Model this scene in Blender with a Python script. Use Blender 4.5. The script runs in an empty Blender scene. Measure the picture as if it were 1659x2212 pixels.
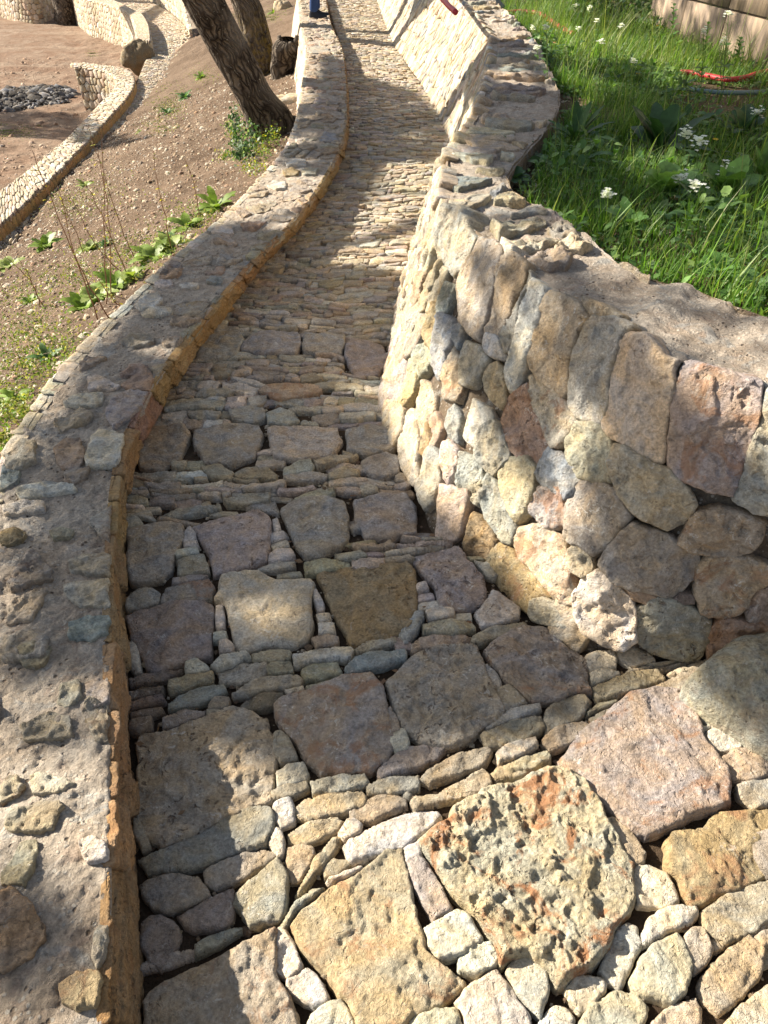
import bpy, math, random
import numpy as np
from mathutils import Vector
from mathutils.geometry import delaunay_2d_cdt

random.seed(7)
RS = np.random.RandomState(7)
SC = bpy.context.scene
COL = SC.collection
RAD = math.radians

# ------------------------------------------------------------------ camera, sky, sun, exposure
CAM_H = 1.574
PITCH = RAD(48)
SLOPE = math.tan(RAD(10))
FPX = 1661.0                                   # focal length for a picture 1659 wide
cam = bpy.data.cameras.new('camera')
cam.sensor_fit = 'VERTICAL'
cam.sensor_height = 36.0
cam.lens = 36.0 * FPX / 2212.0
cam.clip_start = 0.02
cam.clip_end = 2000
camo = bpy.data.objects.new('camera', cam)
camo.location = (0, 0, CAM_H)
camo.rotation_euler = (RAD(90) - PITCH, 0, 0)
COL.objects.link(camo)
SC.camera = camo

SUN_EL = RAD(27)
TRAV = np.array([0.906, -0.423])               # horizontal direction the light travels
world = bpy.data.worlds.new('World')
SC.world = world
world.use_nodes = True
wn = world.node_tree
sky = wn.nodes.new('ShaderNodeTexSky')
sky.sky_type = 'NISHITA'
sky.sun_disc = False
sky.sun_elevation = SUN_EL
sky.sun_rotation = math.atan2(-TRAV[0], -TRAV[1])
bg = wn.nodes['Background']
hs = wn.nodes.new('ShaderNodeHueSaturation')
hs.inputs['Saturation'].default_value = .6
wn.links.new(sky.outputs[0], hs.inputs['Color'])
wn.links.new(hs.outputs[0], bg.inputs[0])
bg.inputs[1].default_value = 0.062
sun = bpy.data.lights.new('sun', 'SUN')
sun.energy = 5.0
sun.angle = RAD(0.55)
sun.color = (1.0, 0.91, 0.77)
suno = bpy.data.objects.new('sun', sun)
dirv = Vector((TRAV[0] * math.cos(SUN_EL), TRAV[1] * math.cos(SUN_EL), -math.sin(SUN_EL)))
suno.rotation_euler = dirv.to_track_quat('-Z', 'Y').to_euler()
suno.location = (-8, 4, 8)
COL.objects.link(suno)
SC.view_settings.view_transform = 'Standard'
SC.view_settings.look = 'None'
SC.view_settings.gamma = 1
SC.view_settings.exposure = 1.58
SC.render.engine = 'CYCLES'

# ------------------------------------------------------------------ numeric helpers
FW = np.array([0, math.cos(PITCH), -math.sin(PITCH)])
UP = np.array([0, math.sin(PITCH), math.cos(PITCH)])
CAMP = np.array([0, 0, CAM_H])
PN = np.array([0, math.sin(RAD(10)), math.cos(RAD(10))])


def rays(px):
    px = np.asarray(px, float)
    x = (px[:, 0] - 829.5) / FPX
    y = (1106 - px[:, 1]) / FPX
    return FW[None] + x[:, None] * np.array([1., 0, 0]) + y[:, None] * UP[None]


def on(px, H=0.):
    """sight lines met with the inclined plane H metres above the path plane"""
    px = np.asarray(px, float).reshape(-1, 2)
    d = rays(px)
    s = (H - CAM_H) / (d[:, 2] + SLOPE * d[:, 1])
    return CAMP + s[:, None] * d


def at_depth(px, yw):
    d = rays(np.asarray(px, float).reshape(-1, 2))
    s = np.asarray(yw) / d[:, 1]
    return CAMP + s[:, None] * d


def footpx(p):
    """metres per unit of picture width step at a world point"""
    z = (np.asarray(p) - CAMP) @ FW
    return np.maximum(z, .5) / FPX


def _h(ix, iy, iz, s):
    n = (ix * 374761393 + iy * 668265263 + iz * 2147483647 + s * 974634777) & 0xffffffff
    n = ((n ^ (n >> 13)) * 1274126177) & 0xffffffff
    n = ((n ^ (n >> 16)) * 2246822519) & 0xffffffff
    return ((n ^ (n >> 15)) & 0xffff) / 65535.0


def vnoise(p, seed=0):
    i = np.floor(p).astype(np.int64)
    f = p - i
    f = f * f * f * (f * (f * 6 - 15) + 10)
    x, y, z = i[:, 0], i[:, 1], i[:, 2]
    r = 0
    for dx in (0, 1):
        for dy in (0, 1):
            for dz in (0, 1):
                w = (f[:, 0] if dx else 1 - f[:, 0]) * (f[:, 1] if dy else 1 - f[:, 1]) * (f[:, 2] if dz else 1 - f[:, 2])
                r = r + w * _h(x + dx, y + dy, z + dz, seed)
    return r * 2 - 1


def fbm(p, octv=4, seed=0, rough=.5):
    a, r, t = 1., 0, 0.
    for k in range(octv):
        r = r + a * vnoise(p * (2.03 ** k) + 17.3 * k, seed + k)
        t += a
        a *= rough
    return r / t


def cell(p2, seed=0):
    """2-D cellular noise: distance to nearest feature"""
    i = np.floor(p2).astype(np.int64)
    best = np.full(len(p2), 9.)
    z0 = np.zeros(len(p2), np.int64)
    for dx in (-1, 0, 1):
        for dy in (-1, 0, 1):
            cx, cy = i[:, 0] + dx, i[:, 1] + dy
            fx = cx + _h(cx, cy, z0, seed)
            fy = cy + _h(cx, cy, z0 + 1, seed)
            best = np.minimum(best, (fx - p2[:, 0]) ** 2 + (fy - p2[:, 1]) ** 2)
    return np.sqrt(best)


def catmull(P, n):
    P = np.asarray(P, float)
    u = np.linspace(0, len(P) - 1, n)
    i = np.minimum(u.astype(int), len(P) - 2)
    f = (u - i)[:, None]
    p1, p2 = P[i], P[i + 1]
    p0 = np.where((i > 0)[:, None], P[np.maximum(i - 1, 0)], 2 * p1 - p2)
    p3 = np.where((i < len(P) - 2)[:, None], P[np.minimum(i + 2, len(P) - 1)], 2 * p2 - p1)
    return .5 * (2 * p1 + (p2 - p0) * f + (2 * p0 - 5 * p1 + 4 * p2 - p3) * f * f + (3 * p1 - p0 - 3 * p2 + p3) * f ** 3)


def inpoly(pts, poly):
    x, y = pts[:, 0], pts[:, 1]
    c = np.zeros(len(pts), bool)
    n = len(poly)
    j = n - 1
    for i in range(n):
        xi, yi = poly[i]
        xj, yj = poly[j]
        if yi != yj:
            c ^= ((yi > y) != (yj > y)) & (x < (xj - xi) * (y - yi) / (yj - yi) + xi)
        j = i
    return c


# ------------------------------------------------------------------ surfaces (a, b) -> world
class Plane:
    rev = False

    def __init__(s, H=0.):
        s.H = H

    def inv(s, px):
        return on(px, s.H)[:, :2]

    def frame(s, ab):
        ab = np.asarray(ab, float)
        P = np.stack([ab[:, 0], ab[:, 1], s.H - SLOPE * ab[:, 1]], 1)
        return P, np.repeat(PN[None], len(ab), 0)

    def world(s, ab, h):
        P, N = s.frame(ab)
        return P + N * np.asarray(h).reshape(-1, 1)


class Ruled:
    """surface swept between two matched world curves; a = metres along, b = metres from the first to the second"""
    def __init__(s, A, B, n=240, ext=(.15, .25), out=(0, 0, 1)):
        A = catmull(A, n)
        B = catmull(B, n)
        s.A, s.B = A, B
        mid = (A + B) / 2
        s.s = np.concatenate([[0], np.cumsum(np.linalg.norm(np.diff(mid, axis=0), axis=1))])
        s.L = s.s[-1]
        s.W = float(np.mean(np.linalg.norm(B - A, axis=1)))
        s.ext = ext
        tA = np.gradient(mid, axis=0)
        nn = np.cross(tA, B - A)
        nn /= np.linalg.norm(nn, axis=1)[:, None]
        s.rev = float((nn @ np.array(out, float)).mean()) < 0
        s.N = -nn if s.rev else nn

    def frame(s, ab):
        ab = np.asarray(ab, float)
        a = np.clip(ab[:, 0], 0, s.L)
        over = ab[:, 0] - a
        t = (ab[:, 1] / s.W)[:, None]
        I = lambda Q: np.stack([np.interp(a, s.s, Q[:, k]) for k in range(3)], 1)
        A, B, N = I(s.A), I(s.B), I(s.N)
        P = A * (1 - t) + B * t
        d0 = (s.A[1] - s.A[0]) / max(1e-6, s.s[1])
        d1 = (s.A[-1] - s.A[-2]) / max(1e-6, s.s[-1] - s.s[-2])
        P = P + np.where(over < 0, over, 0)[:, None] * d0 + np.where(over > 0, over, 0)[:, None] * d1
        return P, N / np.linalg.norm(N, axis=1)[:, None]

    def world(s, ab, h):
        P, N = s.frame(ab)
        return P + N * np.asarray(h).reshape(-1, 1)

    def inv(s, px):
        ts = np.linspace(-s.ext[0], 1 + s.ext[1], 11)
        G = s.A[:, None] * (1 - ts)[None, :, None] + s.B[:, None] * ts[None, :, None]
        n, m = G.shape[:2]
        ii, jj = np.meshgrid(np.arange(n - 1), np.arange(m - 1), indexing='ij')
        ii, jj = ii.ravel(), jj.ravel()
        tri = [((0, 0), (1, 0), (0, 1)), ((1, 1), (0, 1), (1, 0))]
        D = rays(px)
        out = np.zeros((len(D), 2))
        for k, d in enumerate(D):
            best = None
            for t in tri:
                v = [G[ii + o[0], jj + o[1]] for o in t]
                e1, e2 = v[1] - v[0], v[2] - v[0]
                pv = np.cross(d[None], e2)
                det = (e1 * pv).sum(1)
                det = np.where(abs(det) < 1e-12, 1e-12, det)
                tv = CAMP[None] - v[0]
                u = (tv * pv).sum(1) / det
                qv = np.cross(tv, e1)
                w = (qv @ d) / det
                r = (e2 * qv).sum(1) / det
                ok = (u >= -1e-4) & (w >= -1e-4) & (u + w <= 1.0002) & (r > 0)
                if ok.any():
                    q = np.where(ok)[0]
                    for z in q:
                        aa = [s.s[ii[z] + o[0]] for o in t]
                        bb = [ts[jj[z] + o[1]] for o in t]
                        a = aa[0] + u[z] * (aa[1] - aa[0]) + w[z] * (aa[2] - aa[0])
                        b = bb[0] + u[z] * (bb[1] - bb[0]) + w[z] * (bb[2] - bb[0])
                        pen = 0 if -.03 < b < 1.05 else 3
                        if best is None or r[z] + pen < best[0]:
                            best = (r[z] + pen, a, b * s.W)
            out[k] = (best[1], best[2]) if best else (np.nan, np.nan)
        return out[~np.isnan(out[:, 0])]


# ------------------------------------------------------------------ mesh helpers
class Acc:
    def __init__(s):
        s.V, s.Q, s.T, s.tint, s.wear, s.n = [], [], [], [], [], 0

    def add(s, V, Q=None, T=None, tint=(.4, .35, .28), wear=(0, 0, 0)):
        V = np.asarray(V, float)
        if Q is not None and len(Q):
            s.Q.append(np.asarray(Q, np.int64) + s.n)
        if T is not None and len(T):
            s.T.append(np.asarray(T, np.int64) + s.n)
        s.V.append(V)
        t = np.asarray(tint, float)
        w = np.asarray(wear, float)
        s.tint.append(np.repeat(t[None], len(V), 0) if t.ndim == 1 else t)
        s.wear.append(np.repeat(w[None], len(V), 0) if w.ndim == 1 else w)
        s.n += len(V)

    def mesh(s, name, mat, smooth=True, center=None):
        V = np.concatenate(s.V)
        c = np.zeros(3) if center is None else np.asarray(center, float)
        Q = np.concatenate(s.Q) if s.Q else np.zeros((0, 4), np.int64)
        T = np.concatenate(s.T) if s.T else np.zeros((0, 3), np.int64)
        me = bpy.data.meshes.new(name)
        me.vertices.add(len(V))
        me.vertices.foreach_set('co', (V - c).astype(np.float32).ravel())
        loops = np.concatenate([Q.ravel(), T.ravel()]).astype(np.int32)
        me.loops.add(len(loops))
        me.loops.foreach_set('vertex_index', loops)
        me.polygons.add(len(Q) + len(T))
        st = np.concatenate([np.arange(len(Q)) * 4, len(Q) * 4 + np.arange(len(T)) * 3]).astype(np.int32)
        me.polygons.foreach_set('loop_start', st)
        me.update(calc_edges=True)
        if smooth:
            me.polygons.foreach_set('use_smooth', np.ones(len(Q) + len(T), bool))
        for nm, arr in (('tint', s.tint), ('wear', s.wear)):
            at = me.color_attributes.new(nm, 'FLOAT_COLOR', 'POINT')
            A = np.ones((len(V), 4), np.float32)
            A[:, :3] = np.concatenate(arr)
            at.data.foreach_set('color', A.ravel())
        me.materials.append(mat)
        return me

    def obj(s, name, mat, parent=None, smooth=True, center=None):
        o = bpy.data.objects.new(name, s.mesh(name, mat, smooth, center))
        if center is not None:
            o.location = tuple(center)
        COL.objects.link(o)
        if parent is not None:
            o.parent = parent
            o.matrix_parent_inverse = parent.matrix_world.inverted() if parent.location.length == 0 else parent.matrix_basis.inverted()
        return o


def tag(o, label=None, cat=None, group=None, kind=None):
    for k, v in (('label', label), ('category', cat), ('group', group), ('kind', kind)):
        if v:
            o[k] = v
    return o


def empty(name, loc, label=None, cat=None, group=None, kind=None):
    o = bpy.data.objects.new(name, None)
    o.location = tuple(float(v) for v in loc)
    o.empty_display_size = .1
    COL.objects.link(o)
    return tag(o, label, cat, group, kind)


def grid_quads(n, m):
    i, j = np.meshgrid(np.arange(n - 1), np.arange(m - 1), indexing='ij')
    a = (i * m + j).ravel()
    return np.stack([a, a + m, a + m + 1, a + 1], 1)


def tube(acc, pts, rad, k=8, tint=(.3, .3, .3), wear=(0, 0, 0), cap=True):
    pts = np.asarray(pts, float)
    rad = np.broadcast_to(np.asarray(rad, float), (len(pts),))
    t = np.gradient(pts, axis=0)
    t /= np.linalg.norm(t, axis=1)[:, None] + 1e-9
    ref = np.array([0., 0, 1.]) if abs(t[0, 2]) < .9 else np.array([1., 0, 0])
    u = np.cross(t, ref)
    u /= np.linalg.norm(u, axis=1)[:, None] + 1e-9
    v = np.cross(t, u)
    ang = np.linspace(0, 2 * np.pi, k, endpoint=False)
    V = pts[:, None] + rad[:, None, None] * (np.cos(ang)[None, :, None] * u[:, None] + np.sin(ang)[None, :, None] * v[:, None])
    V = V.reshape(-1, 3)
    n = len(pts)
    i, j = np.meshgrid(np.arange(n - 1), np.arange(k), indexing='ij')
    i, j = i.ravel(), j.ravel()
    Q = np.stack([i * k + j, i * k + (j + 1) % k, (i + 1) * k + (j + 1) % k, (i + 1) * k + j], 1)
    T = None
    if cap:
        V = np.concatenate([V, pts[:1], pts[-1:]])
        jj = np.arange(k)
        T = np.concatenate([np.stack([np.full(k, n * k), (jj + 1) % k, jj], 1),
                            np.stack([np.full(k, n * k + 1), (n - 1) * k + jj, (n - 1) * k + (jj + 1) % k], 1)])
    acc.add(V, Q, T, tint, wear)
    return V


# ------------------------------------------------------------------ materials
def new_mat(name, rough=.9, spec=.2):
    m = bpy.data.materials.new(name)
    m.use_nodes = True
    b = m.node_tree.nodes['Principled BSDF']
    b.inputs['Roughness'].default_value = rough
    b.inputs['Specular IOR Level'].default_value = spec
    return m, m.node_tree, b


class NT:
    def __init__(s, nt):
        s.nt = nt
        s.pos = nt.nodes.new('ShaderNodeNewGeometry').outputs['Position']

    def n(s, typ, **kw):
        o = s.nt.nodes.new(typ)
        for k, v in kw.items():
            setattr(o, k, v)
        return o

    def link(s, a, b):
        s.nt.links.new(a, b)

    def val(s, sock, v):
        if isinstance(v, bpy.types.NodeSocket):
            s.link(v, sock)
        else:
            sock.default_value = v

    def noise(s, scale, detail=4, rough=.55, dist=0., vec=None):
        o = s.n('ShaderNodeTexNoise')
        s.link(vec or s.pos, o.inputs['Vector'])
        o.inputs['Scale'].default_value = scale
        o.inputs['Detail'].default_value = detail
        o.inputs['Roughness'].default_value = rough
        o.inputs['Distortion'].default_value = dist
        return o.outputs['Fac']

    def voro(s, scale, feature='F1', vec=None, rnd=1.):
        o = s.n('ShaderNodeTexVoronoi', feature=feature)
        s.link(vec or s.pos, o.inputs['Vector'])
        o.inputs['Scale'].default_value = scale
        o.inputs['Randomness'].default_value = rnd
        return o.outputs['Distance']

    def ramp(s, v, a, b, c=0., d=1.):
        o = s.n('ShaderNodeMapRange')
        s.link(v, o.inputs['Value'])
        for k, x in (('From Min', a), ('From Max', b), ('To Min', c), ('To Max', d)):
            o.inputs[k].default_value = x
        return o.outputs['Result']

    def math(s, op, a, b=0.):
        o = s.n('ShaderNodeMath', operation=op)
        s.val(o.inputs[0], a)
        s.val(o.inputs[1], b)
        return o.outputs[0]

    def mix(s, f, a, b, mode='MIX'):
        o = s.n('ShaderNodeMix', data_type='RGBA', blend_type=mode)
        s.val(o.inputs[0], f)
        for k, x in ((6, a), (7, b)):
            s.val(o.inputs[k], x if isinstance(x, bpy.types.NodeSocket) else (*x, 1) if len(x) == 3 else x)
        return o.outputs[2]

    def attr(s, name):
        o = s.n('ShaderNodeAttribute', attribute_name=name)
        return o

    def bump(s, h, strength=.5, dist=.01, nrm=None):
        o = s.n('ShaderNodeBump')
        s.link(h, o.inputs['Height'])
        o.inputs['Strength'].default_value = strength
        o.inputs['Distance'].default_value = dist
        if nrm is not None:
            s.link(nrm, o.inputs['Normal'])
        return o.outputs[0]


def stone_material(name, bump=1.0, crust=(.66, .62, .55)):
    m, nt, b = new_mat(name, .88, .25)
    g = NT(nt)
    tint = g.attr('tint').outputs['Color']
    sep = g.n('ShaderNodeSeparateColor')
    g.link(g.attr('wear').outputs['Color'], sep.inputs[0])
    rust, crustf, pit = sep.outputs[0], sep.outputs[1], sep.outputs[2]
    big = g.noise(7, 5, .6, 1.5)
    mid = g.noise(28, 8, .72, .15)
    fine = g.noise(140, 6, .7)
    grain = g.noise(420, 3, .7)
    warm = g.mix(1., tint, (1.1, .98, .80), 'MULTIPLY')
    cool = g.mix(1., tint, (.93, .98, 1.06), 'MULTIPLY')
    c = g.mix(g.ramp(big, .38, .62), cool, warm)
    mul = g.math('MULTIPLY', g.ramp(mid, .25, .75, .58, 1.36), g.ramp(fine, .3, .7, .62, 1.34))
    comb = g.n('ShaderNodeCombineColor')
    for k in range(3):
        g.link(mul, comb.inputs[k])
    c = g.mix(1., c, comb.outputs[0], 'MULTIPLY')
    # rusty patches
    rm = g.math('MULTIPLY', g.ramp(g.noise(11, 6, .65, 1.), .52, .62), rust)
    c = g.mix(g.math('MULTIPLY', rm, .75), c, (.33, .17, .085))
    om = g.math('MULTIPLY', g.ramp(g.noise(9, 5, .6, 2.), .5, .66), g.ramp(g.noise(3.3, 2), .4, .6, .0, .55))
    c = g.mix(om, c, g.mix(.5, c, (.42, .31, .18)))
    # white lime crust
    cm = g.math('MULTIPLY', g.ramp(g.noise(46, 8, .75, 1.2), .56, .64), g.ramp(g.noise(10, 3), .4, .6, .15, 1.))
    cm = g.math('MULTIPLY', cm, crustf)
    c = g.mix(cm, c, crust)
    # hairline cracks
    wv = g.n('ShaderNodeVectorMath', operation='ADD')
    nz = g.n('ShaderNodeTexNoise')
    g.link(g.pos, nz.inputs['Vector'])
    nz.inputs['Scale'].default_value = 30
    nz.inputs['Detail'].default_value = 3
    sc = g.n('ShaderNodeVectorMath', operation='SCALE')
    g.link(nz.outputs['Color'], sc.inputs[0])
    sc.inputs['Scale'].default_value = .06
    g.link(g.pos, wv.inputs[0])
    g.link(sc.outputs[0], wv.inputs[1])
    cr = g.voro(13, 'DISTANCE_TO_EDGE', wv.outputs[0])
    crm = g.math('MULTIPLY', g.ramp(cr, .0, .018, 1., 0.), g.ramp(g.noise(6, 2), .45, .6))
    c = g.mix(g.math('MULTIPLY', crm, .32), c, (.1, .075, .05))
    # pits
    pv = g.voro(62, 'SMOOTH_F1', wv.outputs[0])
    pm = g.math('MULTIPLY', g.ramp(pv, .12, .3, 1., 0.), g.ramp(g.noise(15, 3), .45, .6))
    pmask = g.math('MULTIPLY', pm, pit)
    c = g.mix(g.math('MULTIPLY', pmask, .7), c, (.12, .075, .045))
    g.link(c, b.inputs['Base Color'])
    h = g.math('ADD', g.math('MULTIPLY', mid, 1.6), g.math('MULTIPLY', fine, .55))
    h = g.math('ADD', h, g.math('MULTIPLY', grain, .16))
    h = g.math('SUBTRACT', h, g.math('MULTIPLY', pmask, 1.1))
    h = g.math('SUBTRACT', h, g.math('MULTIPLY', crm, .18))
    g.link(g.bump(h, .85 * bump, .014), b.inputs['Normal'])
    return m


STONE = stone_material('limestone')
CAPST = stone_material('rubble_in_mortar', 1.25)


def mortar_material():
    m, nt, b = new_mat('lime_mortar', .95, .1)
    g = NT(nt)
    tint = g.attr('tint').outputs['Color']
    big = g.noise(5, 5, .6, 1.)
    mid = g.noise(24, 8, .72, .4)
    fine = g.noise(170, 5, .7)
    c = g.mix(g.ramp(big, .35, .65), tint, g.mix(1., tint, (.86, .78, .70), 'MULTIPLY'))
    c = g.mix(g.ramp(g.noise(8, 4, .6, 2.), .56, .68, 0, .45), c, (.40, .28, .21))
    c = g.mix(g.ramp(g.noise(6.5, 4, .6, 2.), .56, .66, 0, .6), c, (.36, .37, .36))
    mul = g.math('MULTIPLY', g.ramp(mid, .25, .75, .58, 1.36), g.ramp(fine, .3, .7, .7, 1.26))
    comb = g.n('ShaderNodeCombineColor')
    for k in range(3):
        g.link(mul, comb.inputs[k])
    c = g.mix(1., c, comb.outputs[0], 'MULTIPLY')
    gv = g.voro(75)
    gm = g.math('MULTIPLY', g.ramp(gv, .25, .35, 1., 0.), g.ramp(g.noise(30, 2), .5, .56))
    c = g.mix(g.math('MULTIPLY', gm, .8), c, (.6, .55, .47))
    pit = g.math('MULTIPLY', g.ramp(g.voro(48), .1, .26, 1., 0.), g.ramp(g.noise(12, 3), .47, .57))
    c = g.mix(g.math('MULTIPLY', pit, .75), c, (.1, .065, .04))
    g.link(c, b.inputs['Base Color'])
    h = g.math('ADD', g.math('MULTIPLY', mid, 1.8), g.math('MULTIPLY', fine, .6))
    h = g.math('SUBTRACT', g.math('ADD', h, g.math('MULTIPLY', gm, .25)), g.math('MULTIPLY', pit, 1.))
    g.link(g.bump(h, 1., .016), b.inputs['Normal'])
    return m


MORTAR = mortar_material()


def soil_material(name, c1, c2, peb, pamt, scale=1.):
    m, nt, b = new_mat(name, .97, .08)
    g = NT(nt)
    big = g.noise(.9, 6, .6, .8)
    mid = g.noise(9 * scale, 8, .7)
    fine = g.noise(75 * scale, 6, .72)
    c = g.mix(g.ramp(big, .38, .62), c1, c2)
    mul = g.math('MULTIPLY', g.ramp(mid, .25, .75, .72, 1.22), g.ramp(fine, .25, .75, .68, 1.3))
    comb = g.n('ShaderNodeCombineColor')
    for k in range(3):
        g.link(mul, comb.inputs[k])
    c = g.mix(1., c, comb.outputs[0], 'MULTIPLY')
    v = g.voro(48 * scale)
    pm = g.math('MULTIPLY', g.ramp(v, .2, .34, 1., 0.), g.ramp(g.noise(24 * scale, 3), 1 - pamt, 1.04 - pamt))
    c = g.mix(g.math('MULTIPLY', pm, .85), c, peb)
    g.link(c, b.inputs['Base Color'])
    h = g.math('ADD', g.math('MULTIPLY', mid, 2.4), g.math('MULTIPLY', fine, .6))
    h = g.math('ADD', h, g.math('MULTIPLY', pm, .35))
    g.link(g.bump(h, .9, .03), b.inputs['Normal'])
    return m


SOIL = soil_material('slope_soil', (.125, .086, .058), (.185, .132, .092), (.46, .39, .31), .50)
FIELD = soil_material('field_dirt', (.20, .128, .086), (.27, .2, .145), (.46, .38, .3), .42, .5)
BED = soil_material('joint_soil', (.075, .052, .035), (.12, .085, .055), (.3, .25, .18), .35, 2.)
UNDER = soil_material('garden_soil', (.10, .075, .045), (.17, .125, .075), (.5, .42, .32), .45, 1.)


def leaf_material(name, var=.35, trans=.35, rough=.5):
    m, nt, b = new_mat(name, rough, .35)
    g = NT(nt)
    tint = g.attr('tint').outputs['Color']
    n = g.noise(35, 4, .6)
    comb = g.n('ShaderNodeCombineColor')
    mul = g.ramp(n, .25, .75, 1 - var, 1 + var)
    for k in range(3):
        g.link(mul, comb.inputs[k])
    c = g.mix(1., tint, comb.outputs[0], 'MULTIPLY')
    g.link(c, b.inputs['Base Color'])
    g.link(g.bump(g.noise(160, 3), .4, .004), b.inputs['Normal'])
    tr = g.n('ShaderNodeBsdfTranslucent')
    g.link(g.mix(1., c, (1.15, 1.3, .5), 'MULTIPLY'), tr.inputs['Color'])
    mx = g.n('ShaderNodeMixShader')
    mx.inputs[0].default_value = trans
    g.link(b.outputs[0], mx.inputs[1])
    g.link(tr.outputs[0], mx.inputs[2])
    out = nt.nodes['Material Output']
    g.link(mx.outputs[0], out.inputs['Surface'])
    return m


LEAF = leaf_material('leaf')
CROWN = leaf_material('oak_leaf', .3, .12)
GRASS = leaf_material('grass_blade', .2, .45, .45)


def tint_material(name, rough=.6, spec=.3, nscale=60, amp=.15, bump=.3, metallic=0.):
    m, nt, b = new_mat(name, rough, spec)
    g = NT(nt)
    tint = g.attr('tint').outputs['Color']
    n = g.noise(nscale, 5, .6)
    comb = g.n('ShaderNodeCombineColor')
    mul = g.ramp(n, .25, .75, 1 - amp, 1 + amp)
    for k in range(3):
        g.link(mul, comb.inputs[k])
    g.link(g.mix(1., tint, comb.outputs[0], 'MULTIPLY'), b.inputs['Base Color'])
    b.inputs['Metallic'].default_value = metallic
    g.link(g.bump(n, bump, .01), b.inputs['Normal'])
    return m


PLAIN = tint_material('painted_surface')
CLOTH = tint_material('denim_cloth', .9, .1, 220, .25, .4)
PETAL = leaf_material('petal', .08, .3, .6)


def bark_material():
    m, nt, b = new_mat('oak_bark', .95, .1)
    g = NT(nt)
    tc = g.n('ShaderNodeTexCoord').outputs['UV']
    mp = g.n('ShaderNodeMapping')
    g.link(tc, mp.inputs[0])
    mp.inputs['Scale'].default_value = (1, 1, 1)
    nz = g.n('ShaderNodeTexNoise')
    g.link(mp.outputs[0], nz.inputs['Vector'])
    nz.inputs['Scale'].default_value = 3
    nz.inputs['Detail'].default_value = 4
    ad = g.n('ShaderNodeVectorMath', operation='ADD')
    sc = g.n('ShaderNodeVectorMath', operation='SCALE')
    g.link(nz.outputs['Color'], sc.inputs[0])
    sc.inputs['Scale'].default_value = .25
    g.link(mp.outputs[0], ad.inputs[0])
    g.link(sc.outputs[0], ad.inputs[1])
    m2 = g.n('ShaderNodeMapping')
    g.link(ad.outputs[0], m2.inputs[0])
    m2.inputs['Scale'].default_value = (26, 5.5, 1)
    e = g.voro(1., 'DISTANCE_TO_EDGE', m2.outputs[0])
    fine = g.noise(70, 6, .7)
    c = g.mix(g.ramp(e, .0, .28), (.018, .013, .01), (.15, .12, .09))
    c = g.mix(g.ramp(g.noise(3, 4), .45, .7, 0, .6), c, (.2, .17, .14))
    lich = g.math('MULTIPLY', g.ramp(g.noise(55, 4), .66, .7), .7)
    c = g.mix(lich, c, (.42, .42, .36))
    sep = g.n('ShaderNodeSeparateColor')
    g.link(g.attr('wear').outputs['Color'], sep.inputs[0])
    c = g.mix(g.math('MULTIPLY', g.math('MULTIPLY', g.ramp(g.noise(18, 5), .42, .6), sep.outputs[0]), .5), c, (.36, .25, .05))
    g.link(c, b.inputs['Base Color'])
    h = g.math('ADD', g.ramp(e, 0, .35), g.math('MULTIPLY', fine, .35))
    g.link(g.bump(h, 1., .03), b.inputs['Normal'])
    return m


BARK = bark_material()

TINT = dict(w=(.56, .50, .41), g=(.38, .35, .29), b=(.45, .375, .27), y=(.45, .37, .24), p=(.375, .325, .29), r=(.40, .265, .18),
            u=(.28, .305, .305), k=(.22, .18, .145), t=(.41, .33, .235), v=(.35, .325, .235), o=(.31, .24, .13), c=(.53, .46, .36), m=(.33, .285, .245))


TINT = {k: tuple(np.array(v) * .88 + np.array((.43, .385, .325)) * .12) if k not in 'kw' else v for k, v in TINT.items()}
TINT['w'] = (.60, .555, .47)


def jit(c, a=.12):
    k = 1 + RS.uniform(-a, a)
    return tuple(np.clip(np.array(c) * k * (1 + RS.uniform(-.05, .05, 3)), .02, .75))


# ------------------------------------------------------------------ stone builder
def smooth_poly(P, it=1, cut=.22):
    for _ in range(it):
        Q = np.roll(P, -1, 0)
        P = np.stack([P * (1 - cut) + Q * cut, P * cut + Q * (1 - cut)], 1).reshape(-1, 2)
    return P


def resample(P, N):
    Q = np.vstack([P, P[:1]])
    d = np.concatenate([[0], np.cumsum(np.linalg.norm(np.diff(Q, axis=0), axis=1))])
    u = np.linspace(0, d[-1], N, endpoint=False)
    return np.stack([np.interp(u, d, Q[:, k]) for k in (0, 1)], 1), d[-1]


def area_centroid(P):
    Q = np.roll(P, -1, 0)
    c = P[:, 0] * Q[:, 1] - Q[:, 0] * P[:, 1]
    A = c.sum() / 2
    if abs(A) < 1e-9:
        return P.mean(0), 0.
    return np.array([((P[:, 0] + Q[:, 0]) * c).sum(), ((P[:, 1] + Q[:, 1]) * c).sum()]) / (6 * A), A


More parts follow.
